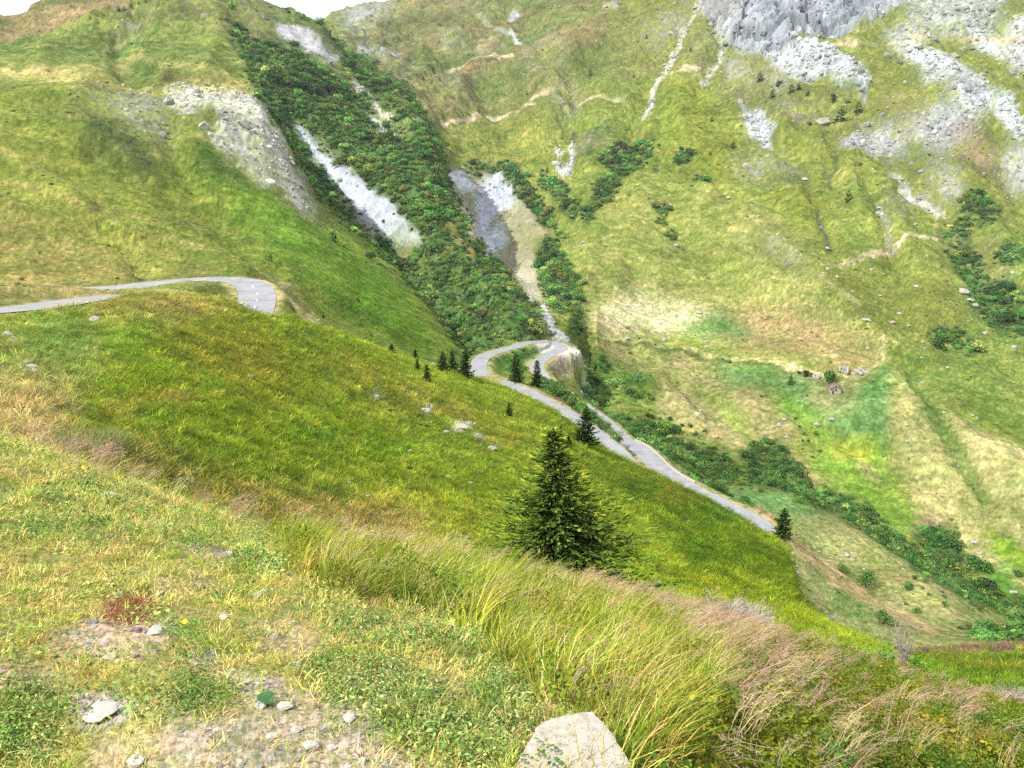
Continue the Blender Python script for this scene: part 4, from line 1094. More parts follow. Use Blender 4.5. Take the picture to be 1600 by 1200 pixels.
def scatter(name, pts, kinds, scl, tint, label, cat, rng, tilt=.12, rotz=None, vi=None):
    c, nk = kinds; n = len(pts)
    me = bpy.data.meshes.new(name)
    me.vertices.add(n); me.vertices.foreach_set('co', np.asarray(pts, np.float32).ravel())
    scl = np.asarray(scl, np.float32)
    if scl.ndim == 1: scl = np.repeat(scl[:, None], 3, 1)
    rot = np.c_[rng.normal(0, tilt, n), rng.normal(0, tilt, n), rng.uniform(0, 2*math.pi, n) if rotz is None else rotz]
    me.attributes.new('rot', 'FLOAT_VECTOR', 'POINT').data.foreach_set('vector', rot.astype(np.float32).ravel())
    me.attributes.new('scl', 'FLOAT_VECTOR', 'POINT').data.foreach_set('vector', scl.ravel())
    me.attributes.new('vi', 'INT', 'POINT').data.foreach_set('value', (rng.integers(0, nk, n) if vi is None else vi).astype(np.int32))
    me.attributes.new('tint', 'FLOAT_COLOR', 'POINT').data.foreach_set('color', np.c_[np.clip(tint, 0.002, .9), np.ones(n)].astype(np.float32).ravel())
    o = obj(name, me)
    md = o.modifiers.new('scatter', 'NODES'); md.node_group = GN
    for it in GN.interface.items_tree:
        if it.item_type == 'SOCKET' and it.in_out == 'INPUT' and it.socket_type == 'NodeSocketCollection':
            md[it.identifier] = c
    tag(o, label, cat, kind='stuff')
    return o
# ground cells that can be planted
c00, c01, c10, c11 = V[:-1, :-1], V[:-1, 1:], V[1:, :-1], V[1:, 1:]
AREA = np.linalg.norm(np.cross(c01 - c00, c10 - c00), axis=-1)
INFR = (PU[:-1, :-1] > -120) & (PU[:-1, :-1] < 1720) & (PV[:-1, :-1] > -60) & (PV[:-1, :-1] < 1330)
# what the spurs in front hide from here and from a step aside needs no plants
EL = TZ / RR
hmax = np.maximum.accumulate(EL, axis=0)
VIS = ((hmax - EL) < 0.022)[:-1, :-1]
def grow(dens, rng, cap=60000):
    """random points on the ground, dens plants per square metre of each cell"""
    e = AREA * dens * INFR * VIS
    tot = e.sum()
    if tot > cap: e *= cap / tot
    n = rng.poisson(e)
    i, j = np.nonzero(n); k = n[i, j]
    i, j = np.repeat(i, k), np.repeat(j, k)
    a, b = rng.uniform(size=len(i))[:, None], rng.uniform(size=len(i))[:, None]
    p = (c00[i, j]*(1-b) + c01[i, j]*b)*(1-a) + (c10[i, j]*(1-b) + c11[i, j]*b)*a
    return p, i, j

# ------------------------------------------------------------------ stuff that nobody could count
rng = np.random.default_rng(11)
cell = lambda a: a[:-1, :-1]
segc = cell(seg)
N_ = NAMES.index
def pal(n, cols, rng, jit=.18):
    c = np.array(cols)[rng.integers(0, len(cols), n)]
    return c * np.exp(rng.normal(0, jit, (n, 1))) * np.exp(rng.normal(0, jit * .4, (n, 3)))
# --- thickets of the ravine, gullies and stream
K_BUSH = variants('alder', [bush_mesh('alder', M_SHRUB, 100 + i, 280, .115, 5 + i % 3, (.8, .95, .7, .85)[i % 4]) for i in range(6)])
SCR = cell(CH['scrub'])
def thicket(name, mask, size, dens, cols, label, cap=30000, lit=2.9):
    p, i, j = grow(SCR * mask * dens * (SCR > .04) * smooth(fbm(cell(TX) / 16, cell(NY) / 16, 3, 15) + SCR * .9, .1, .6), rng, cap)
    s = rng.lognormal(-.12, .5, len(p)) * size(np.hypot(p[:, 0], p[:, 1]))
    big = fbm(p[:, 0] / 28, p[:, 1] / 28, 3, 5)
    tint = pal(len(p), cols, rng, .30) * (lit * np.exp(big * .9))[:, None] * np.array([1.0, 1.0, .82])
    p[:, 2] -= .12 * s
    scatter(name, p, K_BUSH, np.c_[s, s, s * rng.uniform(.75, 1.15, len(p))], tint, label, 'thicket', rng)
fu_ = np.where(segc > 0, cell(PU), 0); fv_ = cell(PV)
isl = (segc >= N_('left_edge')) & (segc < N_('ravine_behind')) & (fu_ < 872)
isr = (fu_ > 1400) & (fv_ < 600)
isg = (segc >= N_('stream')) & (fv_ < 528) & ~isl & ~isr
iss = ~isl & ~isr & ~isg & (segc > N_('spur_behind'))
DK = [C(68, 100, 56), C(80, 110, 60), C(58, 92, 54), C(92, 118, 64), C(112, 126, 72), C(70, 108, 56)]
MD = [C(78, 114, 60), C(92, 126, 66), C(66, 104, 58), C(108, 136, 72)]
thicket('ravine_thicket', isl, lambda r: np.interp(r, [280, 600, 900], [1.15, 1.9, 2.4]), .22, DK, 'dark green alder thicket covering the steep ravine side', 26000)
thicket('gully_thicket', isg, lambda r: np.interp(r, [280, 600, 900], [1.1, 1.8, 2.2]), .24, DK, 'dark green scrub in the gullies beside the grey badlands', 9000)
thicket('mountainside_thicket', isr, lambda r: np.interp(r, [280, 600, 900], [1.1, 1.8, 2.2]), .24, DK, 'green scrub running down the right mountainside', 7000)
thicket('streamside_thicket', iss, lambda r: np.interp(r, [150, 280, 400], [.8, 1.15, 1.3]), .34, MD, 'leafy green thicket along the stream in the valley bottom', 16000, 2.2)
# --- loose rock
K_ROCK = variants('scree_block', [rock_mesh('scree_block', M_SCREE, 300 + i, 1, .75, .3) for i in range(5)])
RK = np.clip(cell(ROCKY), 0, 1) * (1 - .9 * cell(slab)) * (1 - .8 * (cell(cz) > .5)) * smooth(cell(RR), 120, 200)
p, i, j = grow(RK ** 1.5 * np.interp(cell(RR), [200, 400, 800, 1200], [.12, .11, .10, .08]), rng, 34000)
r_ = np.hypot(p[:, 0], p[:, 1])
s = rng.lognormal(-.15, .55, len(p)) * np.interp(r_, [200, 500, 1000], [.5, .9, 1.6])
base = RGB[i, j]
tint = base * .45 + np.array(C(218, 216, 206)) * .55
scatter('scree', p, K_ROCK, s, tint * np.exp(rng.normal(0, .22, (len(p), 1))), 'pale scree and broken rock lying on the mountainsides', 'scree', rng, .5)
# pale stones strewn over the pastures of the big face
turfm = (segc >= N_('stream')) & (segc < N_('skyline')) & (cell(CH['scrub']) < .2) & ~isl
cl = smooth(cell(v1), -.1, .5)
p, i, j = grow(turfm * (.0025 + .022 * cl * smooth(cell(PU), 1150, 1380)) * (cell(RR) < 1300), rng, 9000)
r_ = np.hypot(p[:, 0], p[:, 1])
s = rng.lognormal(-.5, .5, len(p)) * np.interp(r_, [250, 600, 1100], [.45, .8, 1.4])
scatter('pasture_stones', p, K_ROCK, s, pal(len(p), [C(226, 222, 206), C(206, 202, 186), C(190, 186, 170)], rng, .12), 'small pale stones strewn over the right mountain pasture', 'stones', rng, .5)
# --- low scrub and coarse tussocks over the mountain grass
K_TUS = variants('tussock', [bush_mesh('tussock', M_SHRUB, 140 + i, 60, .2, 4, .5) for i in range(4)])
tm = (segc >= N_('road_band')) & (cell(CH['scrub']) < .3) & (cell(ROCKY) < .3) & (cell(DROAD) > 4)
p, i, j = grow(tm * np.interp(cell(RR), [100, 250, 500, 1000], [.10, .05, .022, .008]) * smooth(cell(v1 + .4*hue), -.4, .4), rng, 60000)
r_ = np.hypot(p[:, 0], p[:, 1])
s = rng.lognormal(-.3, .5, len(p)) * np.interp(r_, [100, 300, 1000], [.28, .5, 1.2])
scatter('heath_tussocks', p, K_TUS, np.c_[s, s, s*.7], RGB[i, j] * np.array([.72, .88, .72]) * np.exp(rng.normal(.1, .4, (len(p), 1))), 'low tussocks and heath dotted over the mountain grass', 'tussocks', rng)
# --- grass of the middle spur
K_MG = []
for k in range(5):
    mb = MB(); rr_ = np.random.default_rng(400 + k); blades(mb, 26, .16, .14, .34, .012, .7, rr_, (.25, -.1)); K_MG.append(mb.mesh('spur_grass', M_BLADE))
K_MG = variants('spur_grass', K_MG)
spur = (segc >= N_('bank_behind')) & (segc < N_('spur_crest') + .3)
p, i, j = grow(spur * np.interp(cell(RR), [14, 25, 50, 100, 160], [9, 7, 3.0, .9, .4]), rng, 52000)
r_ = np.hypot(p[:, 0], p[:, 1])
s = rng.uniform(.6, 1.4, len(p)) * np.interp(r_, [14, 30, 80, 160], [.8, 1.0, 1.6, 2.4])
scatter('spur_grass', p, K_MG, np.c_[s * 1.3, s * 1.3, s * .62], RGB[i, j] * np.exp(rng.normal(.66, .24, (len(p), 1))) * np.exp(rng.normal(0, .08, (len(p), 3))), 'long meadow grass on the green spur in the middle distance', 'grass', rng, .15)
# dark low heath clumps on the spur
p, i, j = grow(spur * np.interp(cell(RR), [14, 40, 160], [.5, .25, .03]) * smooth(cell(v1), .1, .5), rng, 3500)
s = rng.uniform(.15, .5, len(p)) * np.interp(np.hypot(p[:, 0], p[:, 1]), [14, 60, 160], [.7, 1.1, 2.0])
scatter('spur_heath', p, K_TUS, np.c_[s, s, s*.5], pal(len(p), [C(104, 128, 40), C(122, 138, 44), C(90, 116, 40), C(140, 132, 50)], rng), 'low dark heath clumps dotted over the green spur', 'heath', rng)

# --- the near bank: turf and herbs
NB = 2.35    # blades shade one another: their own colour is brighter than the sward looks
def blade_set(name, n, specs, seed):
    out = []
    for k in range(n):
        mb = MB(); rr_ = np.random.default_rng(seed + k)
        for a in specs: blades(mb, *a[:-1], rr_, a[-1])
        out.append(mb.mesh(name, M_BLADE))
    return variants(name, out)
K_TURF = blade_set('turf', 6, [(30, .06, .008, .034, .0038, 1.3, (.3, .1)), (2, .04, .04, .10, .0020, 1.4, (.7, .2))], 500)
K_TALL = blade_set('tall_grass', 6, [(34, .09, .10, .27, .0048, .55, (.30, .02)), (4, .06, .22, .38, .0030, .5, (.42, .05))], 520)
def plume_set(name, n, seed):
    out = []
    for k in range(n):
        rr_ = np.random.default_rng(seed + k); mb = MB()
        for q in range(9):
            a = rr_.uniform(0, 6.28); b = rr_.uniform(0, .1); hh = rr_.uniform(.38, .62)
            bx, by = b*math.cos(a), b*math.sin(a)
            dx, dy = hh*rr_.uniform(.25, .75), hh*rr_.uniform(-.25, .25)
            P0 = lambda t: np.array([bx + dx*t**2.2, by + dy*t**2.2, hh*(t - .22*t**3)])
            st = []
            for t in (0, .4, .75, 1):
                c = P0(t); w = .0013
                st += [c + (-w, w, 0), c + (w, -w, 0)]
            mb.add(st, [(0, 1, 3), (0, 3, 2), (2, 3, 5), (2, 5, 4), (4, 5, 7), (4, 7, 6)])
            # nodding panicle of spikelets
            for z in range(13):
                t = rr_.uniform(.72, 1.04); c = P0(t) + rr_.normal(0, .011*(1.15 - abs(t - .86)*3), 3)
                d = np.array([.7, rr_.normal(0, .5), rr_.normal(-.1, .5)]); d /= np.linalg.norm(d)
                s_ = np.cross(d, rr_.normal(0, 1, 3)); s_ /= np.linalg.norm(s_) + 1e-9
                L = rr_.uniform(.011, .026); w = .0040
                mb.add([c - d*L, c + s_*w, c + d*L], [(0, 1, 2)])
        out.append(mb.mesh(name, M_BLADE))
    return variants(name, out)
K_PLUME = plume_set('plume_grass', 6, 540)
def herb_set(name, n, seed, size, rad, nl, hgt):
    out = []
    for k in range(n):
        rr_ = np.random.default_rng(seed + k); mb = MB()
        a = rr_.uniform(0, 6.28, nl); b = rad*np.sqrt(rr_.uniform(0, 1, nl))
        c = np.c_[b*np.cos(a), b*np.sin(a), rr_.uniform(.15, 1, nl)*hgt*(1.1 - (b/rad)**2*.6)]
        leaves(mb, c, np.tile([0, 0, 1.0], (nl, 1)) + np.c_[np.cos(a), np.sin(a), a*0]*.5, size, rr_, .55, .45)
        out.append(mb.mesh(name, M_BLADE))
    return variants(name, out)
K_HERB = herb_set('herbs', 6, 560, .0075, .075, 60, .04)
K_HEATH = herb_set('bilberry', 6, 580, .013, .13, 120, .17)
nearm = (segc < N_('bank_behind') + .6)
TALL, HEA, BARE, PLM = (cell(CH[k]) for k in ('tall', 'heath', 'bare', 'plume'))
open_ = np.clip(1 - TALL - HEA, 0, 1)
fal = np.interp(cell(RR), [1.5, 3, 6, 12, 20], [1.0, 1.0, .55, .3, .2])
vy = cell(v1)
p, i, j = grow(nearm * open_ * (1 - .93 * BARE) * fal * 480 * smooth(vy, -.45, .25), rng, 34000)
cols = [C(206, 196, 112), C(190, 186, 96), C(168, 178, 78), C(222, 208, 136), C(150, 170, 66), C(214, 190, 130)]
r_ = np.hypot(p[:, 0], p[:, 1])
s = rng.uniform(.6, 1.35, len(p)) * np.interp(r_, [2, 6, 12], [.9, 1.1, 1.45])
scatter('turf', p, K_TURF, s, NB * pal(len(p), cols, rng), 'short dry yellowish turf on the near bank', 'grass', rng, .2)
p, i, j = grow(nearm * open_ * (1 - .97 * BARE) * fal * 170 * smooth(cell(v1 + .8*hue), -.05, .4), rng, 11000)
s = rng.uniform(.7, 1.6, len(p)) * np.interp(np.hypot(p[:, 0], p[:, 1]), [2, 6, 12], [.9, 1.2, 1.6])
cols = [C(140, 178, 90), C(120, 166, 80), C(166, 190, 104), C(104, 150, 72), C(188, 200, 120)]
scatter('low_herbs', p, K_HERB, s, 1.7 * pal(len(p), cols, rng), 'low pale green leafy herbs among the turf of the near bank', 'herbs', rng, .2)
p, i, j = grow(nearm * np.clip(TALL + .0*HEA, 0, 1) * np.interp(cell(RR), [2, 5, 10, 16], [170, 95, 36, 15]) * (1 - .6 * PLM) * smooth(vy, -.6, .0), rng, 9000)
cols = [C(150, 166, 50), C(132, 158, 46), C(172, 176, 70), C(120, 150, 46), C(194, 184, 96), C(208, 194, 128)]
s = rng.uniform(.5, 1.0, len(p))
scatter('tall_grass', p, K_TALL, s * (1 + .5 * fbm(p[:, 0] / .7, p[:, 1] / .7, 2, 4)), NB * pal(len(p), cols, rng), 'tall yellow green grass bending in the wind below the near bank', 'grass', rng, .12, rng.normal(0, .35, len(p)))
edge = smooth(segc, N_('bank_up') + .35, N_('bank_up') + .95) * (segc < N_('bank_crest') + .4) * (cell(PU) < 620) * (cell(PU) > 20)
p, i, j = grow(nearm * (np.clip(PLM, 0, 1) * np.interp(cell(RR), [3, 8, 14, 22], [110, 95, 60, 24]) + edge * 13 + (TALL + HEA > .5) * 5), rng, 11000)
cols = [C(218, 190, 160), C(210, 174, 156), C(222, 198, 158), C(188, 166, 116), C(222, 202, 158)]
s = rng.uniform(.35, .72, len(p))
scatter('plume_grass', p, K_PLUME, s, 1.5 * pal(len(p), cols, rng, .14), 'tawny purple feathery seed heads along the crest of the bank', 'grass', rng, .12, rng.normal(-.15, .4, len(p)))
p, i, j = grow(nearm * np.clip(HEA * (1 - .6 * PLM) + .22 * TALL, 0, 1) * np.interp(cell(RR), [3, 6, 12, 22], [85, 62, 34, 16]), rng, 9000)
oran = fbm(p[:, 0] / .9, p[:, 1] / .9, 3, 9)
tint = pal(len(p), [C(120, 140, 40), C(138, 146, 40), C(102, 132, 44), C(150, 148, 50)], rng)
rd = pal(len(p), [C(178, 138, 44), C(164, 120, 48), C(186, 150, 56)], rng)
tint += (rd - tint) * smooth(oran, .26, .6)[:, None]
gk = pal(len(p), [C(74, 122, 50), C(84, 130, 56)], rng)
tint += (gk - tint) * smooth(-oran, .15, .45)[:, None]
s = rng.uniform(.6, 1.35, len(p))
scatter('bilberry_heath', p, K_HEATH, s, 1.7 * tint, 'low bilberry heath turning orange on the slope below the bank', 'heath', rng, .15)
# gravel on the bare patches
K_GRV = variants('gravel', [rock_mesh('gravel', M_SCREE, 320 + i, 1, .45, .3) for i in range(4)])
p, i, j = grow(nearm * (BARE * 620 + open_ * 14) * (cell(RR) < 7), rng, 11000)
s = rng.lognormal(-4.85, .55, len(p))
scatter('gravel', p, K_GRV, s, 1.25 * pal(len(p), [C(216, 210, 206), C(200, 190, 186), C(230, 220, 204), C(176, 168, 170)], rng, .15), 'pale slate gravel on the bare patches of the near bank', 'gravel', rng, .3)
# rosebay flowers
K_PINK = blade_set('rosebay', 4, [(22, .25, .3, .7, .05, .3, (.05, 0))], 600)
def pinkline(pts, n, name, label):
    P = []
    for _ in range(n):
        k = rng.integers(0, len(pts) - 1); t = rng.uniform()
        a, b = np.array(pts[k], float), np.array(pts[k+1], float)
        u, v, w = a + (b - a)*t
        q = seen(u + rng.normal(0, 1.5), v + rng.normal(0, w), 'spur_foot')
        P.append(q)
    P = np.array(P)
    scatter(name, P, K_PINK, rng.uniform(.4, .8, n), 1.5 * pal(n, [C(190, 136, 150), C(184, 128, 140), C(172, 146, 120), C(160, 158, 96)], rng), label, 'flowers', rng, .1)
pinkline([(1428, 1021, 1.0), (1480, 1016, 1.6), (1540, 1014, 2), (1610, 1012, 2)], 420, 'rosebay_flowers', 'band of pink flowers along the brow of the green slope')
pinkline([(868, 621, 1), (890, 633, 1), (908, 645, 1)], 160, 'roadside_flowers', 'pink flowers on the verge of the long straight road')

# ------------------------------------------------------------------ trees
M_BARK = flat('bark', C(112, 92, 72), .3, 20, .95, .01)
M_SPR = leafy('spruce_needles', C(34, 66, 40, 1.5), C(58, 92, 42, 1.6), C(112, 134, 52, 1.5), True, .7, .12, True)
M_SPR_NEAR = leafy('near_spruce_needles', C(34, 66, 36, 1.6), C(74, 106, 42, 1.8), C(136, 152, 56, 1.9), False, .65, .12, True)
M_LEAF = leafy('broad_leaves', C(44, 92, 40, 1.5), C(64, 116, 44, 1.7), C(104, 146, 58, 1.6), True, .7, .2)
M_BRIGHT = leafy('bright_leaves', C(82, 146, 40, 1.5), C(112, 176, 48, 1.6), C(150, 200, 70, 1.5), True, .7, .3)
M_CONE = flat('cones', C(140, 92, 62), .3, 60)
def tube(mb, pts, rads, k=6):
    pts = np.asarray(pts, float)
    rings = []
    for i, p in enumerate(pts):
        t = pts[min(i+1, len(pts)-1)] - pts[max(i-1, 0)]; t /= np.linalg.norm(t) + 1e-9
        a = np.cross(t, (0.3, .9, .1)); a /= np.linalg.norm(a) + 1e-9; b = np.cross(t, a)
        an = np.arange(k) * 2*math.pi/k
        rings.append(p + rads[i]*(np.cos(an)[:, None]*a + np.sin(an)[:, None]*b))
    n = len(pts)
    f = [(i*k + j, i*k + (j+1) % k, (i+1)*k + (j+1) % k, (i+1)*k + j) for i in range(n-1) for j in range(k)]
    mb.add(np.vstack(rings), f)
def spruce_parts(seed, whorls, per, along, card, wid, rb=.26, top_pow=.85, mat=None, bend=0.0, skirt=.03):
    """a spruce 1 m tall: trunk mesh and crown mesh"""
    rng = np.random.default_rng(seed)
    tr = MB(); zz = np.linspace(-.03, 1, 8)
    tube(tr, [(bend*z*z, 0, z) for z in zz], [.020*(1 - z*.97) + .0012 for z in np.clip(zz, 0, 1)], 6)
    cr = MB(); CT, TT, DD, SS = [], [], [], []
    for w in range(whorls):
        z = skirt + (1 - skirt) * (w / whorls) ** .92
        n = max(3, int(per * (1 - .55*z)))
        a0 = rng.uniform(0, 6.28)
        for b in range(n):
            if rng.uniform() < .16: continue
            a = a0 + b*2*math.pi/n + rng.normal(0, .25)
            L = rb * (1 - z)**top_pow * rng.uniform(.5, 1.2) * (1 + .2*math.sin(2*a + seed + 5*z)) + .012
            dz0 = rng.uniform(-.25, .25) + .55*z
            ca, sa = math.cos(a), math.sin(a)
            m = max(2, int(along * (L / rb) ** .6) + 1)
            pts = []
            for q in range(m):
                t = .12 + .88*(q + rng.uniform(0, .9))/m
                x = L*t
                zc = z + L*(dz0*t - .55*t*t + .42*t**4)
                pts.append((bend*z*z + x*ca, x*sa, zc))
                for sd in (-1, 1):
                    da = a + sd*rng.uniform(.35, 1.0)*(1 - .5*t)
                    l = card*rng.uniform(.6, 1.25)*(1.15 - .45*t)*(.55 + .45*(L/rb))
                    d = np.array([math.cos(da), math.sin(da), rng.uniform(-.5, .1) + .55*t*t]); d /= np.linalg.norm(d)
                    CT.append(pts[-1]); DD.append(d); SS.append(l); TT.append(t)
            d = np.array([ca, sa, .25]); CT.append((bend*z*z + L*ca, L*sa, z + L*(dz0 - .13))); DD.append(d/np.linalg.norm(d)); SS.append(card*.8); TT.append(1.0)
    for q in range(5):
        CT.append((bend, 0, .93 + q*.012)); DD.append(np.array([rng.normal(0, .25), rng.normal(0, .25), 1.0])); SS.append(card*.7); TT.append(.8)
    CT, DD, SS = np.array(CT), np.array(DD), np.array(SS)[:, None]
    n = len(CT)
    for turn in (0, 1):
        up = np.tile([0, 0, 1.0], (n, 1)) + rng.normal(0, .35, (n, 3))
        sd = np.cross(DD, up); sd /= np.linalg.norm(sd, axis=1, keepdims=True) + 1e-9
        if turn: sd = np.cross(DD, sd)
        a = CT - DD*SS*.15; e = CT + DD*SS; mdp = CT + DD*SS*.42 + np.c_[np.zeros(n), np.zeros(n), -SS[:, 0]*.06]
        hw = SS*wid*(1.0 if not turn else .7)
        v = np.stack([a, mdp - sd*hw, e, mdp + sd*hw], 1).reshape(-1, 3)
        cr.add(v, np.arange(4*n).reshape(n, 4))
    cm = cr.mesh('crown', mat)
    cm.attributes.new('tip', 'FLOAT', 'POINT').data.foreach_set('value', np.tile(np.repeat(np.array(TT), 4), 2).astype(np.float32))
    return tr.mesh('trunk', M_BARK, True), cm
def top_height(base, vtop):
    """height of something standing at base whose top is seen on pixel row vtop"""
    lo, hi = 0.0, 200.0
    for _ in range(40):
        m = (lo + hi)/2
        v = proj(base.x, base.y, base.z + m)[1]
        if v > vtop: lo = m
        else: hi = m
    return lo
def tree(name, base, hgt, parts, label, group=None, rz=0, wide=1.0, cat='tree'):
    e = empty(name, base, rz); e.scale = (hgt*wide, hgt*wide, hgt)
    obj('trunk', parts[0], e); obj('crown', parts[1], e)
    tag(e, label, cat, group)
    return e
# the tree behind the brow, with its two lower companions
big = spruce_parts(900, 46, 23, 13, .056, .17, .56, 1.12, M_SPR_NEAR, -.05, .02)
b0 = seen(872, 897, 'bank_behind', 'spur_mid')
t = tree('spruce', b0, top_height(b0, 668), big, 'tall dark spruce with brown cones behind the grassy brow', rz=.4, wide=1.10)
mb = MB(); rg = np.random.default_rng(3)
for k in range(16):
    z = rg.uniform(.70, .93); a = rg.uniform(0, 6.28); d = .30*(1 - z)**.8*rg.uniform(.3, .8)
    c = np.array([d*math.cos(a) - .05*z*z, d*math.sin(a), z])
    tube(mb, [c + (0, 0, .004), c, c - (0, 0, .012), c - (0, 0, .022)], [.001, .0052, .005, .001], 5)
tag(obj('cones', mb.mesh('cones', M_CONE, True), t), kind='stuff')
SMALL = [spruce_parts(930 + i, 24, 12, 5, .105, .30, (.33, .30, .36, .28)[i], .85, M_SPR, 0, .03) for i in range(4)]
FARS = [spruce_parts(950 + i, 8, 6, 2, .20, .34, (.27, .33)[i], .8, M_SPR, 0, .04) for i in range(2)]
SPR = [ # column, base row, top row, width factor, first and last line, label
 (914, 694, 637, 1.0, 'spur_foot', 'spur_crest', 'dense dark spruce on the spur beside the long straight road'),
 (1222, 838, 795, 1.15, 'road_band', 'left_edge', 'dark bushy spruce on the terrace beyond the end of the lower road'),
 (806, 596, 553, .9, 'road_band', 'low_slope', 'taller dark spruce inside the hairpin bend'),
 (839, 604, 563, .8, 'road_band', 'low_slope', 'slender dark spruce just right of its taller neighbour inside the hairpin'),
 (727, 588, 548, 1.0, 'spur_mid', 'spur_crest', 'tallest spruce of the row where the long road appears'),
 (707, 580, 547, .9, 'spur_mid', 'spur_crest', 'middle spruce of the row left of the long road'),
 (692, 579, 549, 1.0, 'spur_mid', 'spur_crest', 'leftmost of the three close spruces where the long road appears'),
 (667, 596, 570, 1.0, 'spur_mid', 'spur_crest', 'small lone spruce standing on the spur just in front of the row'),
 (652, 578, 562, .9, 'spur_mid', 'spur_crest', 'tiny spruce on the spur crest left of the small lone spruce'),
 (649, 562, 545, 1.1, 'spur_mid', 'spur_crest', 'small round spruce peeping over the spur crest'),
 (612, 553, 537, 1.3, 'spur_mid', 'spur_crest', 'leftmost small dark spruce on the spur crest'),
 (795, 649, 629, 1.1, 'spur_mid', 'spur_crest', 'small lone spruce on the grass below the long road'),
 (888, 698, 680, 1.3, 'spur_mid', 'spur_crest', 'stunted little spruce just left of the dense roadside spruce'),
 (876, 697, 664, .45, 'spur_mid', 'spur_crest', 'thin sapling spruce rising just behind the tip of the tall spruce')]
for k, (u, v, vt, wd, a, b, lab) in enumerate(SPR):
    p = seen(u, v, a, b); p.z -= .05
    tree('spruce', p, max(top_height(p, vt), .6), SMALL[k % 4], lab, rz=k*1.3, wide=wd)
FAR = [(1145,232,220),(1112,190,182),(1110,243,237),(1325,314,298),(1187,126,112),(1206,152,140),(855,269,261),(922,118,107),(1079,82,74),(677,114,104),(661,124,118),(675,130,124),(687,126,120),
       (741,255,247),(787,265,258),(1010,60,54),(1280,36,30),(1313,190,168),(1302,160,148),(1236,145,132),(1248,140,130),(1262,148,140),(1215,135,126),(1340,176,160),(522,376,362),(423,408,398),
       (505,497,490),(580,525,519),(186,17,10),(195,16,9),(205,11,6),(217,7,1),(228,4,-2),(141,29,24),(163,25,22),(1235,600,586),(560,470,464),(990,122,115)]
for k, (u, v, vt) in enumerate(FAR):
    p = seen(u, v, 'road_band'); p.z -= .1
    lab, gr = (('tiny dark spruce high on the upper left mountain slope', 'spruces high on the left mountain') if v < 40 and u < 300 else
               ('small dark bushy spruce on the grass above the ravine edge', 'spruces on the left hillside') if u < 600 else
               ('tiny dark spruce in the far valley between the two mountains', 'spruces in the far valley') if u < 800 else
               ('small dark spruce at the foot of the grey crag', 'spruces below the crag') if (1180 < u < 1350 and v < 200) else
               ('lone small dark spruce on the open right mountainside', 'spruces on the right mountainside'))
    tree('spruce', p, max(top_height(p, vt), 1.0), FARS[k % 2], lab, gr, rz=k*1.7, wide=1.25)
# leafy bushes one can tell apart
BUSHM = [bush_mesh('crown', M_LEAF, 700 + i, 420, .085, 8, (.9, 1.1, .8)[i]) for i in range(3)]
BRGM = [bush_mesh('crown', M_BRIGHT, 710 + i, 420, .085, 8, .9) for i in range(2)]
stem = MB(); tube(stem, [(0, 0, -.05), (.02, 0, .3), (.05, .02, .6)], [.05, .04, .015], 6)
for a in range(4): tube(stem, [(0, 0, .1), (.2*math.cos(a*1.6), .2*math.sin(a*1.6), .4), (.35*math.cos(a*1.6), .35*math.sin(a*1.6), .6)], [.03, .02, .008], 5)
STEM = stem.mesh('stems', M_BARK, True)
def bush(name, u, v, wpx, hpx, meshes, a, b, lab, grp=None, k=0):
    p = seen(u, v, a, b)
    s = wpx/2 * p.length / F / .9
    e = empty(name, p, k*1.1); e.scale = (s, s, s * hpx / wpx * 1.35)
    obj('stems', STEM, e); obj('crown', meshes[k % len(meshes)], e)
    tag(e, lab, 'bush', grp); return e
BUSHES = [(1300,598,30,28,'round dark green tree beside the mountain hut'), (1352,917,26,30,'dark upright bush at the far edge of the terrace'), (1315,893,22,14,'pale green bush low on the terrace slope'),
 (1417,921,20,13,'largest of the loose bushes on the slope beyond the terrace'), (1382,975,30,22,'bright spreading bush at the near edge of the terrace'), (1533,890,40,22,'broad dark bush by the stream at the foot of the tan pasture'),
 (1592,900,18,13,'small dark bush at the frame edge above the bright green strip'), (1432,958,14,10,'small bush below the pale footpath on the terrace slope'),
 (1275,680,8,8,'dot of a bush beside the lime green meadow strip')]
for k, (u, v, w_, h_, lab) in enumerate(BUSHES):
    bush('round_tree' if k == 0 else 'bush', u, v, w_, h_, BUSHM, 'road_band', None, lab, None, k)
for k, (u, v, w_, h_) in enumerate(((1430,905,11,8),(1445,911,12,8),(1451,930,8,6),(1441,920,7,5),(1476,948,10,9),(1475,933,10,5),(1500,930,8,6),(1490,905,9,6),(1415,945,9,6),(1530,955,9,7))):
    bush('bush', u, v, w_, h_, BUSHM, 'road_band', None, 'small round bush dotted on the pale slope beyond the terrace', 'loose bushes on the terrace slope', k)
for k, (u, v, w_, h_) in enumerate(((1250,668,7,5),(1256,680,8,6),(1243,655,7,5),(1262,690,7,5),(1254,690,6,4),(1270,715,6,4))):
    bush('bush', u, v, w_, h_, BUSHM, 'road_band', None, 'small dark bush in the line beside the lime green meadow strip', 'line of bushes beside the lime strip', k)
for k, (u, v, w_, h_, lab) in enumerate(((1378,1026,60,40,'bright green leafy shrub left of the grey dead shrub'),(1432,1036,50,34,'bright green leafy shrub right of the grey dead shrub'),(1470,1052,40,22,'low bright shrub trailing right from the dead shrub'))):
    bush('leafy_shrub', u, v, w_, h_, BRGM, 'bank_mid', 'bank_behind', lab, None, k)
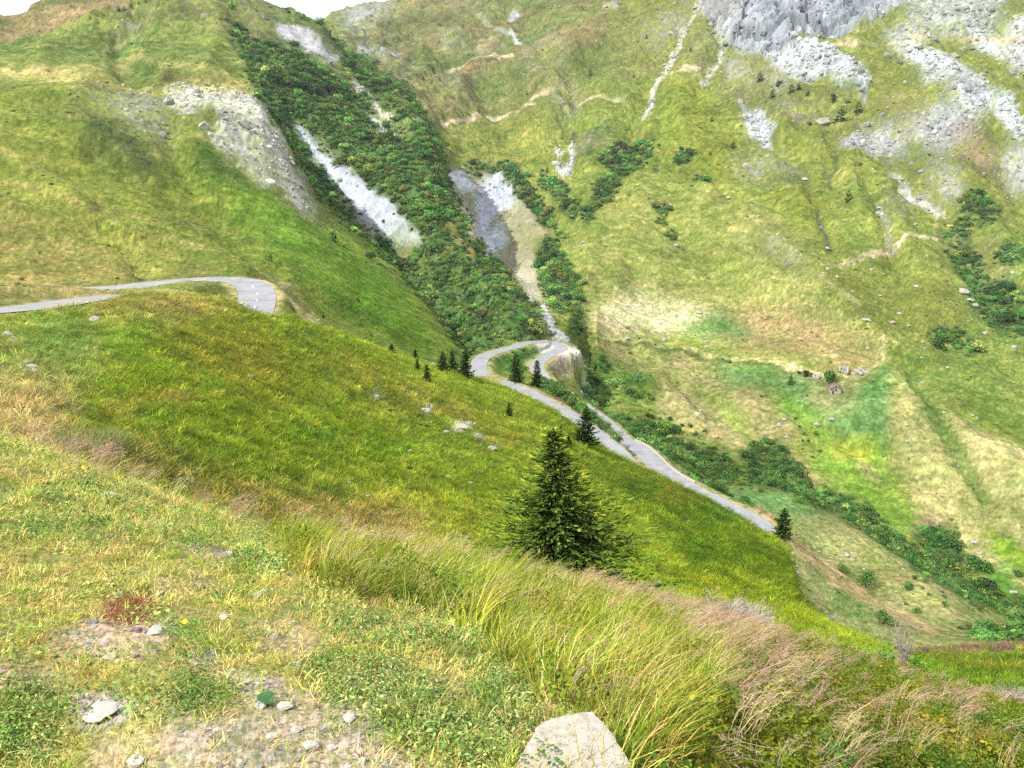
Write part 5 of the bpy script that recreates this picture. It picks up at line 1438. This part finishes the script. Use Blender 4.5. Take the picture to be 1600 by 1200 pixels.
# grey dead shrub
M_DEAD = flat('dead_wood', C(206, 196, 186), .25, 8, .95)
p = seen(1410, 1040, 'bank_mid', 'bank_behind'); hgt = top_height(p, 952)
rg = np.random.default_rng(21)
e = empty('dead_shrub', p); e.scale = (hgt,)*3
tag(e, 'bare grey dead shrub between bright green bushes on the brow', 'shrub')
for k in range(7):
    a = rg.uniform(0, 6.28); le = rg.uniform(.10, .34); hh = rg.uniform(.45, .95) if k else 1.0
    mb = MB()
    pts = [np.array([le*t*math.cos(a) + rg.normal(0, .008), le*t*math.sin(a) + rg.normal(0, .008), hh*t]) for t in np.linspace(-.03, 1, 6)]
    tube(mb, pts, [.013, .011, .009, .007, .004, .0015], 5)
    st = obj('stem', mb.mesh('stem', M_DEAD, True), e)
    tw = MB()
    for q in range(34):
        t = rg.uniform(.12, .98); c = np.array([le*t*math.cos(a), le*t*math.sin(a), hh*t])
        d = np.array([rg.normal(), rg.normal(), rg.uniform(-.5, .8)]); d /= np.linalg.norm(d); L = rg.uniform(.06, .2)*(1.1 - .6*t)
        tube(tw, [c, c + d*L*.6 + rg.normal(0, .01, 3), c + d*L + rg.normal(0, .02, 3)], [.004, .003, .001], 4)
    obj('twigs', tw.mesh('twigs', M_DEAD), st)

# ------------------------------------------------------------------ boulders and stones
M_BOUL = stone_mat('boulder_stone', C(190, 186, 176), C(222, 218, 206), C(240, 236, 226), .8, .08, False)
BOUL = [rock_mesh('boulder', M_BOUL, 20 + i, 3, (.7, .8, .6, .75, .65)[i], .25) for i in range(5)]
def boulder(u, v, wpx, a, b, lab, grp=None, name='boulder', meshes=None, asp=1.0, k=0, sink=.3):
    p = seen(u, v, a, b)
    s = wpx/2 * p.length / F
    o = obj(name, (meshes or BOUL)[k % len(meshes or BOUL)])
    o.location = (p.x, p.y, p.z + s*(.55 - sink)*asp); o.scale = (s, s*.9, s*asp); o.rotation_euler = (0, 0, k*2.1)
    tag(o, lab, 'boulder' if name == 'boulder' else 'stone', grp); return o
for k, (u, v, w_, lab) in enumerate(((1092,489,10,'grey rounded boulder lying alone on the yellow pasture'),(1505,456,18,'largest white boulder below the right hand thicket'),(1516,470,12,'white boulder just below the largest boulder under the thicket'),
     (1354,501,13,'pale boulder at the lower tip of the mossy fan'),(1292,389,9,'white boulder alone beside the dark gully line'),(1373,326,8,'upper of two white boulders at the head of a rocky rill'),(1372,334,9,'lower of two white boulders at the head of a rocky rill'),
     (1522,848,9,'white boulder above the streamside bushes at the right'),(1583,927,12,'white slab boulder in the bright green strip'),(1296,966,14,'white boulder on the near edge of the terrace'),(1277,664,11,'white boulder in the green meadow below the hut'),
     (665,643,20,'largest pale outcrop on the green spur'),(722,669,24,'long pale outcrop on the spur right of the largest one'),(588,619,10,'leftmost pale outcrop on the green spur'),(697,675,10,'small white outcrop between two larger ones on the spur'),(768,702,16,'lowest pale outcrop at the right of the spur group'),
     (148,500,17,'flat white stone on the grass below the near road'),(676,568,12,'pale rock beside the row of spruces on the spur crest'),(375,436,5,'white marker stone on the outside of the upper bend'))):
    boulder(u, v, w_, 'bank_behind' if u < 800 and v > 480 else 'road_band', None if u > 800 or v < 480 else 'spur_behind', lab, None, asp=.6 if w_ > 9 else .8, k=k)
for k, (u, v, w_) in enumerate(((40,566,18),(48,573,20),(44,580,22))):
    boulder(u, v, w_, 'bank_behind', 'spur_behind', ('uppermost','middle','lowest')[k] + ' of three stacked flat grey slabs on the left meadow', 'stacked slabs', asp=.3, k=k)
for k, (u, v, w_) in enumerate(((1138,310,7),(1175,322,5),(912,380,7),(907,386,6),(1057,384,7),(980,530,8),(1038,532,9),(1104,543,8),(1185,338,5),(962,343,4),(1148,541,5),(1010,470,4),(940,440,4),(1005,500,4))):
    boulder(u, v, w_, 'road_band', None, 'small white boulder strewn on the central pasture above the path', 'boulders on the central pasture', k=k)
for k, (u, v, w_) in enumerate(((1308,433,6),(1293,421,7),(1356,546,7),(1524,479,8),(1432,449,8),(1430,352,6),(1539,521,7),(1405,491,7),(1362,422,6),(1375,463,6),(1332,457,6),(1230,312,5),(1325,330,5),(1395,505,8),(1420,510,6),(1480,575,5),(1385,535,5),(1440,560,5),(1520,650,5),(1475,645,5))):
    boulder(u, v, w_, 'road_band', None, 'small white boulder on the stony slope below the right outcrops', 'boulders on the stony right slope', k=k)
for k, (u, v, w_) in enumerate(((1225,656,7),(1217,665,9),(1229,684,7),(1300,656,8),(1185,660,4),(1200,672,4),(1150,622,4),(1416,665,6),(1417,690,6))):
    boulder(u, v, w_, 'road_band', None, 'small white boulder in the pastures around the mountain hut', 'boulders around the hut', k=k)
for k, (u, v, w_) in enumerate(((1323,868,8),(1331,875,6),(1280,862,4),(1530,866,7),(1350,890,4),(1400,925,4),(1238,868,6),(1245,905,6),(1243,895,5),(1300,935,4))):
    boulder(u, v, w_, 'road_band', None, 'small white stone on the terrace beside the lower road', 'stones on the terrace', k=k)
for k, (u, v, w_) in enumerate(((12,525,14),(20,530,10),(390,590,9),(5,575,8),(150,545,8),(160,545,5),(510,600,6),(640,705,7),(700,745,7),(735,755,6),(1010,660,4),(545,755,8),(575,775,7),(470,560,5),(120,592,5),(148,582,6))):
    boulder(u, v, w_, 'bank_behind', 'spur_behind', 'small pale stone showing through the grass of the green spur', 'stones on the green spur', k=k, sink=.35)
M_STONE = stone_mat('pale_slate', C(214, 208, 204, 1.1), C(236, 230, 222, 1.2), C(250, 248, 242, 1.2), 14, .004, False)
STON = [rock_mesh('stone', M_STONE, 60 + i, 3, (.35, .5, .4, .3)[i], .22) for i in range(4)]
for k, (u, v, w_, asp, lab) in enumerate(((160,1114,54,.7,'long flat white slab beside the grey gravel patch'),(241,988,26,.8,'tilted pale stone at the right end of the bare soil patch'),(410,1102,26,.9,'pale stone beside a broad green leaf'),(447,1106,24,1.3,'rounded white stone right of the broad green leaf'),
     (377,1068,24,1.0,'pale stone just above the broad green leaf'),(460,1041,20,1.1,'small white stone alone in the green turf'),(485,1168,28,.9,'white stone near the bottom edge in the gravel'),(544,1123,22,.8,'flat white stone in the brown gravel'),(518,1169,16,1.0,'smaller white stone right of the bottom edge stone'),
     (217,1191,28,.9,'white stone at the bottom edge among dry grass'),(351,966,18,.8,'white stone below the upper bare patch'),(405,929,24,.6,'flat pale stone in the turf right of the bare soil'),(166,776,30,.6,'flat pale stone among dark herbs near the top of the bank'),(85,766,26,.4,'pale flat stone at the far left of the bank'),
     (566,1192,18,1.0,'white stone beside the bottom edge right of the gravel'),(465,1141,18,1.0,'grey stone in the middle of the gravel'),(425,1152,22,.7,'flat stone left of the grey stone in the gravel'),(700,1120,10,1.0,'tiny white stone among the pale herbs'))):
    boulder(u, v, w_, 'near', 'bank_crest', lab, None, 'stone', STON, asp, k, .28)
# the big white rock at the bottom edge
M_ROCK = stone_mat('white_rock', C(206, 184, 158, 1.0), C(236, 226, 208, 1.0), C(252, 248, 242, 1.0), 7, .006, True)
bm = bmesh.new()
top = [(-.75, -1.0), (-1.02, -.40), (-.86, -.02), (-.50, .62), (-.02, .80), (.34, .84), (.48, .62), (.86, -.30), (1.05, -1.0)]   # outline of the upper face
tv = [bm.verts.new((x, y, .5 + .16*y - .03*x)) for x, y in top]
lv = [bm.verts.new((x*1.12 + .04, y*1.10 + (.02 if y > 0 else -.1), -.7)) for x, y in top]
bm.faces.new(tv); bm.faces.new(lv[::-1]); n = len(top)
for i in range(n): bm.faces.new((tv[i], lv[i], lv[(i+1) % n], tv[(i+1) % n]))
bmesh.ops.bevel(bm, geom=bm.edges[:], offset=.035, segments=2, affect='EDGES', profile=.6)
bmesh.ops.triangulate(bm, faces=bm.faces[:])
for _ in range(4):
    long_ = [e_ for e_ in bm.edges if e_.calc_length() > .07]
    if long_: bmesh.ops.subdivide_edges(bm, edges=long_, cuts=1); bmesh.ops.triangulate(bm, faces=[f_ for f_ in bm.faces if len(f_.verts) > 3])
bm.normal_update()
off = []
for v in bm.verts:
    q = v.co
    d = .05*mnoise.noise(q*1.4) + .035*mnoise.noise(q*3.6) + .016*mnoise.noise(q*9)
    lay = (q.z*3.0 + .25*q.x + mnoise.noise(q*1.3)*.5) % 1.0
    d -= .03*max(0, 1 - abs(lay - .5)/.08) * (1 if abs(v.normal.z) < .6 else .0)
    ck = abs(q.y + .18 + .22*mnoise.noise(Vector((q.x*2.2, 3.1, 0))) - .12*q.x)
    if v.normal.z > .5 and -.75 < q.x < .35 and ck < .022: d -= .045
    off.append(v.normal*d)
for v, d in zip(bm.verts, off): v.co += d
bmesh.ops.recalc_face_normals(bm, faces=bm.faces[:])
me = bpy.data.meshes.new('rock'); bm.to_mesh(me); bm.free(); me.materials.append(M_ROCK)
p = seen(893, 1196, 'feet', 'bank_mid')
o = obj('rock', me); o.scale = (.180, .185, .115); o.rotation_euler = (R(2), 0, 0); o.location = (p.x + .012, p.y + .0, p.z - .004)
tag(o, 'big cracked white rock at the bottom edge beside the tall grass', 'rock')

# ------------------------------------------------------------------ hut, ruins, parapet
M_WALL = stone_mat('hut_stone', C(200, 192, 180), C(226, 220, 210), C(240, 236, 226), 2.0, .03, False)
M_ROOF = flat('rusty_roof', C(172, 150, 140), .2, 1.5, .8, .02)
M_HOLE = flat('dark_opening', (.02, .02, .025), .2, 2)
M_WOOD = flat('weathered_door', C(120, 96, 74), .25, 5)
def box(mb, x0, x1, y0, y1, z0, z1):
    mb.add([(x0,y0,z0),(x1,y0,z0),(x1,y1,z0),(x0,y1,z0),(x0,y0,z1),(x1,y0,z1),(x1,y1,z1),(x0,y1,z1)],
           [(0,3,2,1),(4,5,6,7),(0,1,5,4),(1,2,6,5),(2,3,7,6),(3,0,4,7)])
def hut(u, v, wpx, lab, big=True):
    p = seen(u, v, 'road_band'); s = wpx * p.length / F / 5.2
    e = empty('mountain_hut', p, R(-10)); e.scale = (s,)*3
    tag(e, lab, 'hut')
    mb = MB()
    w, dpt, hw, hr = 2.3, 3.0, 2.3, 3.7
    prof = [(-w, -1.5), (w, -1.5), (w, hw), (0, hr), (-w, hw)]
    v_ = [(x, -dpt, z) for x, z in prof] + [(x, dpt, z) for x, z in prof]
    me = mesh_np('wall', np.array(v_), [(0, 1, 2, 3, 4), (9, 8, 7, 6, 5), (0, 5, 6, 1), (1, 6, 7, 2), (4, 9, 5, 0)], M_WALL)
    wl2 = obj('wall', me, e)
    for s_ in (-1, 1):
        mb = MB(); o_ = .45; k = (hr - hw)/w
        a = (0, hr + .14); b = (s_*(w + o_), hw - k*o_ + .14)
        y0, y1 = -dpt - .5, dpt + .5
        q = [(a[0], y0, a[1]), (b[0], y0, b[1]), (b[0], y1, b[1]), (a[0], y1, a[1])]
        q += [(x, y, z - .16) for x, y, z in q]
        mb.add(q, [(0,1,2,3),(7,6,5,4),(0,4,5,1),(1,5,6,2),(2,6,7,3),(3,7,4,0)])
        rf = obj('roof', mb.mesh('roof', M_ROOF), e)
    mb = MB(); box(mb, -.45, .45, -dpt - .06, -dpt + .05, 1.2, 2.1); wn_ = obj('window', mb.mesh('window', M_HOLE), e)
    mb = MB(); box(mb, -.6, .6, -dpt - .09, -dpt - .005, 1.02, 1.18); obj('sill', mb.mesh('sill', M_WALL), wn_)
    mb = MB(); box(mb, -1.7, -.85, -dpt - .05, -dpt + .05, -.4, 1.4); obj('door', mb.mesh('door', M_WOOD), e)
    return e
hut(1304, 612, 16, 'small stone hut with a brown gable roof below the round tree')
def ruin(u, v, wpx, lab, seed, hgt):
    p = seen(u, v, 'road_band'); s = wpx * p.length / F / 2
    e = empty('ruined_hut', p, seed*.7); tag(e, lab, 'ruin')
    rg = np.random.default_rng(seed)
    for a in range(4):
        mb = MB(); n = 6
        ca, sa = math.cos(a*math.pi/2), math.sin(a*math.pi/2)
        for k in range(n):
            x0, x1 = -s + 2*s*k/n, -s + 2*s*(k+1)/n - .02
            h_ = hgt*rg.uniform(.45, 1.0)*(1 if a != 2 else .6)
            bx = MB(); box(bx, x0, x1, -s*.8 - .3, -s*.8 + .3, -.8, h_)
            vv = bx.v[0]; vv = np.c_[vv[:, 0]*ca - vv[:, 1]*sa, vv[:, 0]*sa + vv[:, 1]*ca, vv[:, 2]] + rg.normal(0, .06, (8, 3))
            mb.add(vv, bx.f[0])
        obj('wall', mb.mesh('wall', M_WALL), e)
ruin(1318, 581, 13, 'roofless grey stone ruin just right of the round tree', 4, 2.4)
ruin(1346, 582, 16, 'low tumbled stone ruin farthest right of the hut', 5, 1.4)
ruin(1275, 591, 9, 'small white walled ruin left of the round tree', 6, 1.8)
# parapet on the outside of the lower bend
q = ROADQ['hairpin']; uq, vq = proj(q[:, 0], q[:, 1], q[:, 2])
i0 = int(np.argmin(np.hypot(uq - 974, vq - 688))); i1 = int(np.argmin(np.hypot(uq - 1075, vq - 760)))
M_PAR = flat('pale_concrete', C(226, 222, 210), .12, 1.2)
tq = np.gradient(q[:, :2], axis=0); tq /= np.linalg.norm(tq, axis=1, keepdims=True); nq = np.c_[tq[:, 1], -tq[:, 0]]
mb = MB(); sec = [(-2.62, -.2), (-2.62, .5), (-2.92, .5), (-2.92, -.6)]
rows = [np.array([[*(q[i, :2] + nq[i]*a), q[i, 2] + z] for a, z in sec]) for i in range(i0, i1, 2)]
n = len(rows)
mb.add(np.vstack(rows), [(4*i + j, 4*i + j + 1, 4*i + j + 5, 4*i + j + 4) for i in range(n-1) for j in range(3)] + [(0, 3, 2, 1)] + [(4*n-4, 4*n-3, 4*n-2, 4*n-1)])
tag(obj('parapet', mb.mesh('parapet', M_PAR)), 'low pale parapet along the outside of the lower bend', 'parapet')

# ------------------------------------------------------------------ flowers and special plants of the near bank
M_YEL = flat('yellow_petals', (.75, .52, .01), .15, 60, .6)
M_STEM = flat('green_stem', C(120, 150, 60), .2, 30)
fl = MB(); rg = np.random.default_rng(8)
for k in range(14):
    a = k*2*math.pi/14
    for (r0, r1, z0, z1) in ((.002, .012, .0, .003),):
        c, s_ = math.cos(a), math.sin(a); w = .0026
        fl.add([(c*r0, s_*r0, z0), (c*r1 - s_*w, s_*r1 + c*w, z1), (c*(r1 + .002), s_*(r1 + .002), z1 + .001), (c*r1 + s_*w, s_*r1 - c*w, z1)], [(0, 1, 2, 3)])
for k in range(10):
    a = k*.63; fl.add([(0, 0, .004), (.006*math.cos(a), .006*math.sin(a), .003), (.006*math.cos(a + .5), .006*math.sin(a + .5), .003)], [(0, 1, 2)])
FLW = fl.mesh('flower_head', M_YEL)
st = MB(); tube(st, [(0, 0, 0), (.004, 0, .05), (.0, .004, .1)], [.0016, .0013, .001], 5); STM = st.mesh('stem', M_STEM)
for k, (u, v) in enumerate(((132,750),(186,768),(194,768),(260,784),(259,812),(271,957),(291,998),(900,1072),(756,1122),(448,836),(418,836),(70,775))):
    p = seen(u, v, 'near', 'bank_crest'); d = p.length
    e = empty('yellow_flower', p, k); sc = np.interp(d, [2, 5, 10], [.6, .85, 1.2]); e.scale = (sc,)*3
    tag(e, 'small yellow flower on a thin stem on the near bank', 'flower', 'yellow flowers dotted over the near bank')
    obj('stem', STM, e); h_ = obj('flower_head', FLW, e); h_.location = (0, .004, .1); h_.rotation_euler = (R(50), 0, R(20))
# broad leaf by the stones
p = seen(418, 1100, 'near', 'bank_mid')
mb = MB(); n = 14
ring = [(.028*math.cos(a)*(1 - .25*math.cos(a)), .022*math.sin(a), .012 + .004*math.sin(2*a)) for a in np.arange(n)*2*math.pi/n]
mb.add([(0, 0, .008)] + ring, [(0, 1 + i, 1 + (i+1) % n) for i in range(n)])
e = empty('broad_leaf_plant', p, .4); tag(e, 'single broad round green leaf among the white stones', 'plant')
o = obj('leaf', mb.mesh('leaf', flat('coltsfoot_leaf', C(84, 146, 84), .15, 60, .5)), e); o.location = (0, 0, .02); o.rotation_euler = (R(35), R(10), 0)
tube_ = MB(); tube(tube_, [(0, 0, -.01), (0, .004, .012), (0, 0, .028)], [.002, .002, .0015], 5); obj('stalk', tube_.mesh('stalk', M_STEM), e)
# patches of particular herbs
def patch(name, spots, n, kinds, scl, cols, lab, cat, a='near', b='bank_crest'):
    P = []
    tot = sum(rx*ry for _, _, rx, ry in spots)
    for (cx, cy, rx, ry) in spots:
        for _ in range(max(3, int(n*rx*ry/tot))):
            t, rr_ = rng.uniform(0, 6.28), math.sqrt(rng.uniform())
            P.append(seen(cx + rx*rr_*math.cos(t), cy + ry*rr_*math.sin(t), a, b))
    P = np.array(P); d = np.linalg.norm(P, axis=1)
    scatter(name, P, kinds, rng.uniform(.7, 1.3, len(P))*scl*np.interp(d, [2, 6, 12], [.9, 1.2, 1.7]), pal(len(P), cols, rng, .2), lab, cat, rng, .2)
patch('red_stonecrop', [(205, 952, 44, 22), (150, 1056, 22, 6)], 42, K_HERB, .42, [C(206, 150, 120, 1.5), C(200, 150, 110, 1.5), C(186, 110, 88, 1.5), C(180, 164, 96, 1.5)], 'rusty red stonecrop beside the bare soil patch', 'stonecrop')
K_LEAFY = herb_set('leafy_herbs', 6, 620, .0070, .085, 80, .045)
patch('leafy_herbs', [(600, 985, 90, 30), (680, 1005, 60, 22), (785, 1075, 50, 44), (650, 1120, 70, 50), (440, 865, 80, 34), (330, 830, 110, 30), (150, 775, 90, 26), (30, 1130, 50, 60), (790, 1120, 40, 34), (300, 1085, 60, 26), (560, 1060, 90, 40), (100, 830, 90, 30), (730, 1160, 80, 40)], 520, K_LEAFY, .9,
      [C(140, 176, 84, 1.6), C(158, 186, 96, 1.7), C(120, 160, 76, 1.6), C(184, 200, 120, 1.8), C(200, 206, 140, 1.8), C(98, 144, 70, 1.6)], 'fresh green leafy herbs sprawling in loose clumps on the near bank', 'herbs')
patch('grey_dead_heather', [(1140, 970, 30, 8), (1175, 985, 26, 6), (1585, 1090, 20, 10)], 160, K_PLUME, .45, [C(206, 190, 190, 1.8), C(190, 176, 172, 1.8)], 'silvery dead heather twigs on the brow', 'heather', 'bank_mid', 'bank_behind')
patch('tall_weeds', [(150, 705, 60, 16)], 120, K_TALL, 1.1, [C(140, 150, 90, 1.6), C(150, 156, 84, 1.6), C(180, 176, 120, 1.6)], 'tall grey green weeds behind the top of the bank', 'weeds', 'bank_crest', 'spur_mid')

# things alike in one place are told apart by their order across the picture
ORD = ['leftmost', 'second', 'third', 'fourth', 'fifth', 'sixth', 'seventh', 'eighth', 'ninth', 'tenth', 'eleventh', 'twelfth', 'thirteenth', 'fourteenth', 'fifteenth', 'sixteenth', 'seventeenth', 'eighteenth', 'nineteenth', 'twentieth']
byl = {}
for o in COL.objects:
    if o.parent is None and o.get('category') and o.get('group') and o.get('kind') != 'stuff': byl.setdefault(o['label'], []).append(o)
for lab, os_ in byl.items():
    if len(os_) < 2: continue
    os_.sort(key=lambda o: proj(o.location.x, o.location.y, o.location.z)[0])
    for k, o in enumerate(os_):
        o['label'] = lab + (', leftmost of these' if k == 0 else ', rightmost of these' if k == len(os_) - 1 else ', %s from the left' % ORD[k] if k < 20 else '')

# bushes on the drop between the two roads
P = []
for _ in range(700):
    k = rng.uniform(0, 4); i = min(int(k), 3); pts = [(842, 590), (872, 612), (908, 640), (942, 668), (966, 690)]
    a, b = np.array(pts[i], float), np.array(pts[i+1], float); u, v = a + (b - a)*(k - i)
    q = seen(u + rng.normal(3, 5), v + rng.normal(-2, 4), 'road_band')
    dr = min(np.min(np.hypot(ROADQ[n_][:, 0] - q.x, ROADQ[n_][:, 1] - q.y)) for n_ in ('long', 'hairpin'))
    if dr > 3.6: P.append(q)
P = np.array(P); s = rng.lognormal(.05, .25, len(P)) * 1.3
scatter('roadside_thicket', P, K_BUSH, np.c_[s, s, s*1.15], pal(len(P), MD, rng, .25) * 2.6 * np.array([1.0, 1.0, .82]), 'green thicket on the bank between the two roads', 'thicket', rng)

# marker posts on the verge of the long road
mb = MB(); box(mb, -.07, .07, -.07, .07, -.3, 1.0); PST = mb.mesh('post', flat('dark_post', C(96, 92, 90), .2, 3))
mb = MB(); box(mb, -.08, .08, -.08, .08, .72, .9); BND = mb.mesh('band', flat('white_band', (.8, .8, .78), .1, 3))
for k, (u, v, lab) in enumerate(((879, 656, 'dark marker post on the near verge of the long road'), (805, 612, 'dark marker post where the long road leaves the row of spruces'))):
    p = seen(u, v, 'spur_mid', 'road_back'); e = empty('marker_post', p, .3*k); tag(e, lab, 'post')
    obj('post', PST, e); obj('band', BND, e)

# ------------------------------------------------------------------ thin summer haze
hz = MB(); box(hz, -2400, 2400, -60, 3400, float(TZ.min()) - 3, float(TZ.max()) + 12)
mh = bpy.data.materials.new('haze'); mh.use_nodes = True
for n_ in list(mh.node_tree.nodes): mh.node_tree.nodes.remove(n_)
mo = mh.node_tree.nodes.new('ShaderNodeOutputMaterial'); pv = mh.node_tree.nodes.new('ShaderNodeVolumePrincipled')
pv.inputs['Density'].default_value = .00006
pv.inputs['Color'].default_value = (.86, .92, 1.0, 1)
pv.inputs['Anisotropy'].default_value = .2
mh.node_tree.links.new(pv.outputs[0], mo.inputs['Volume'])
tag(obj('haze', hz.mesh('haze', mh)), kind='stuff')
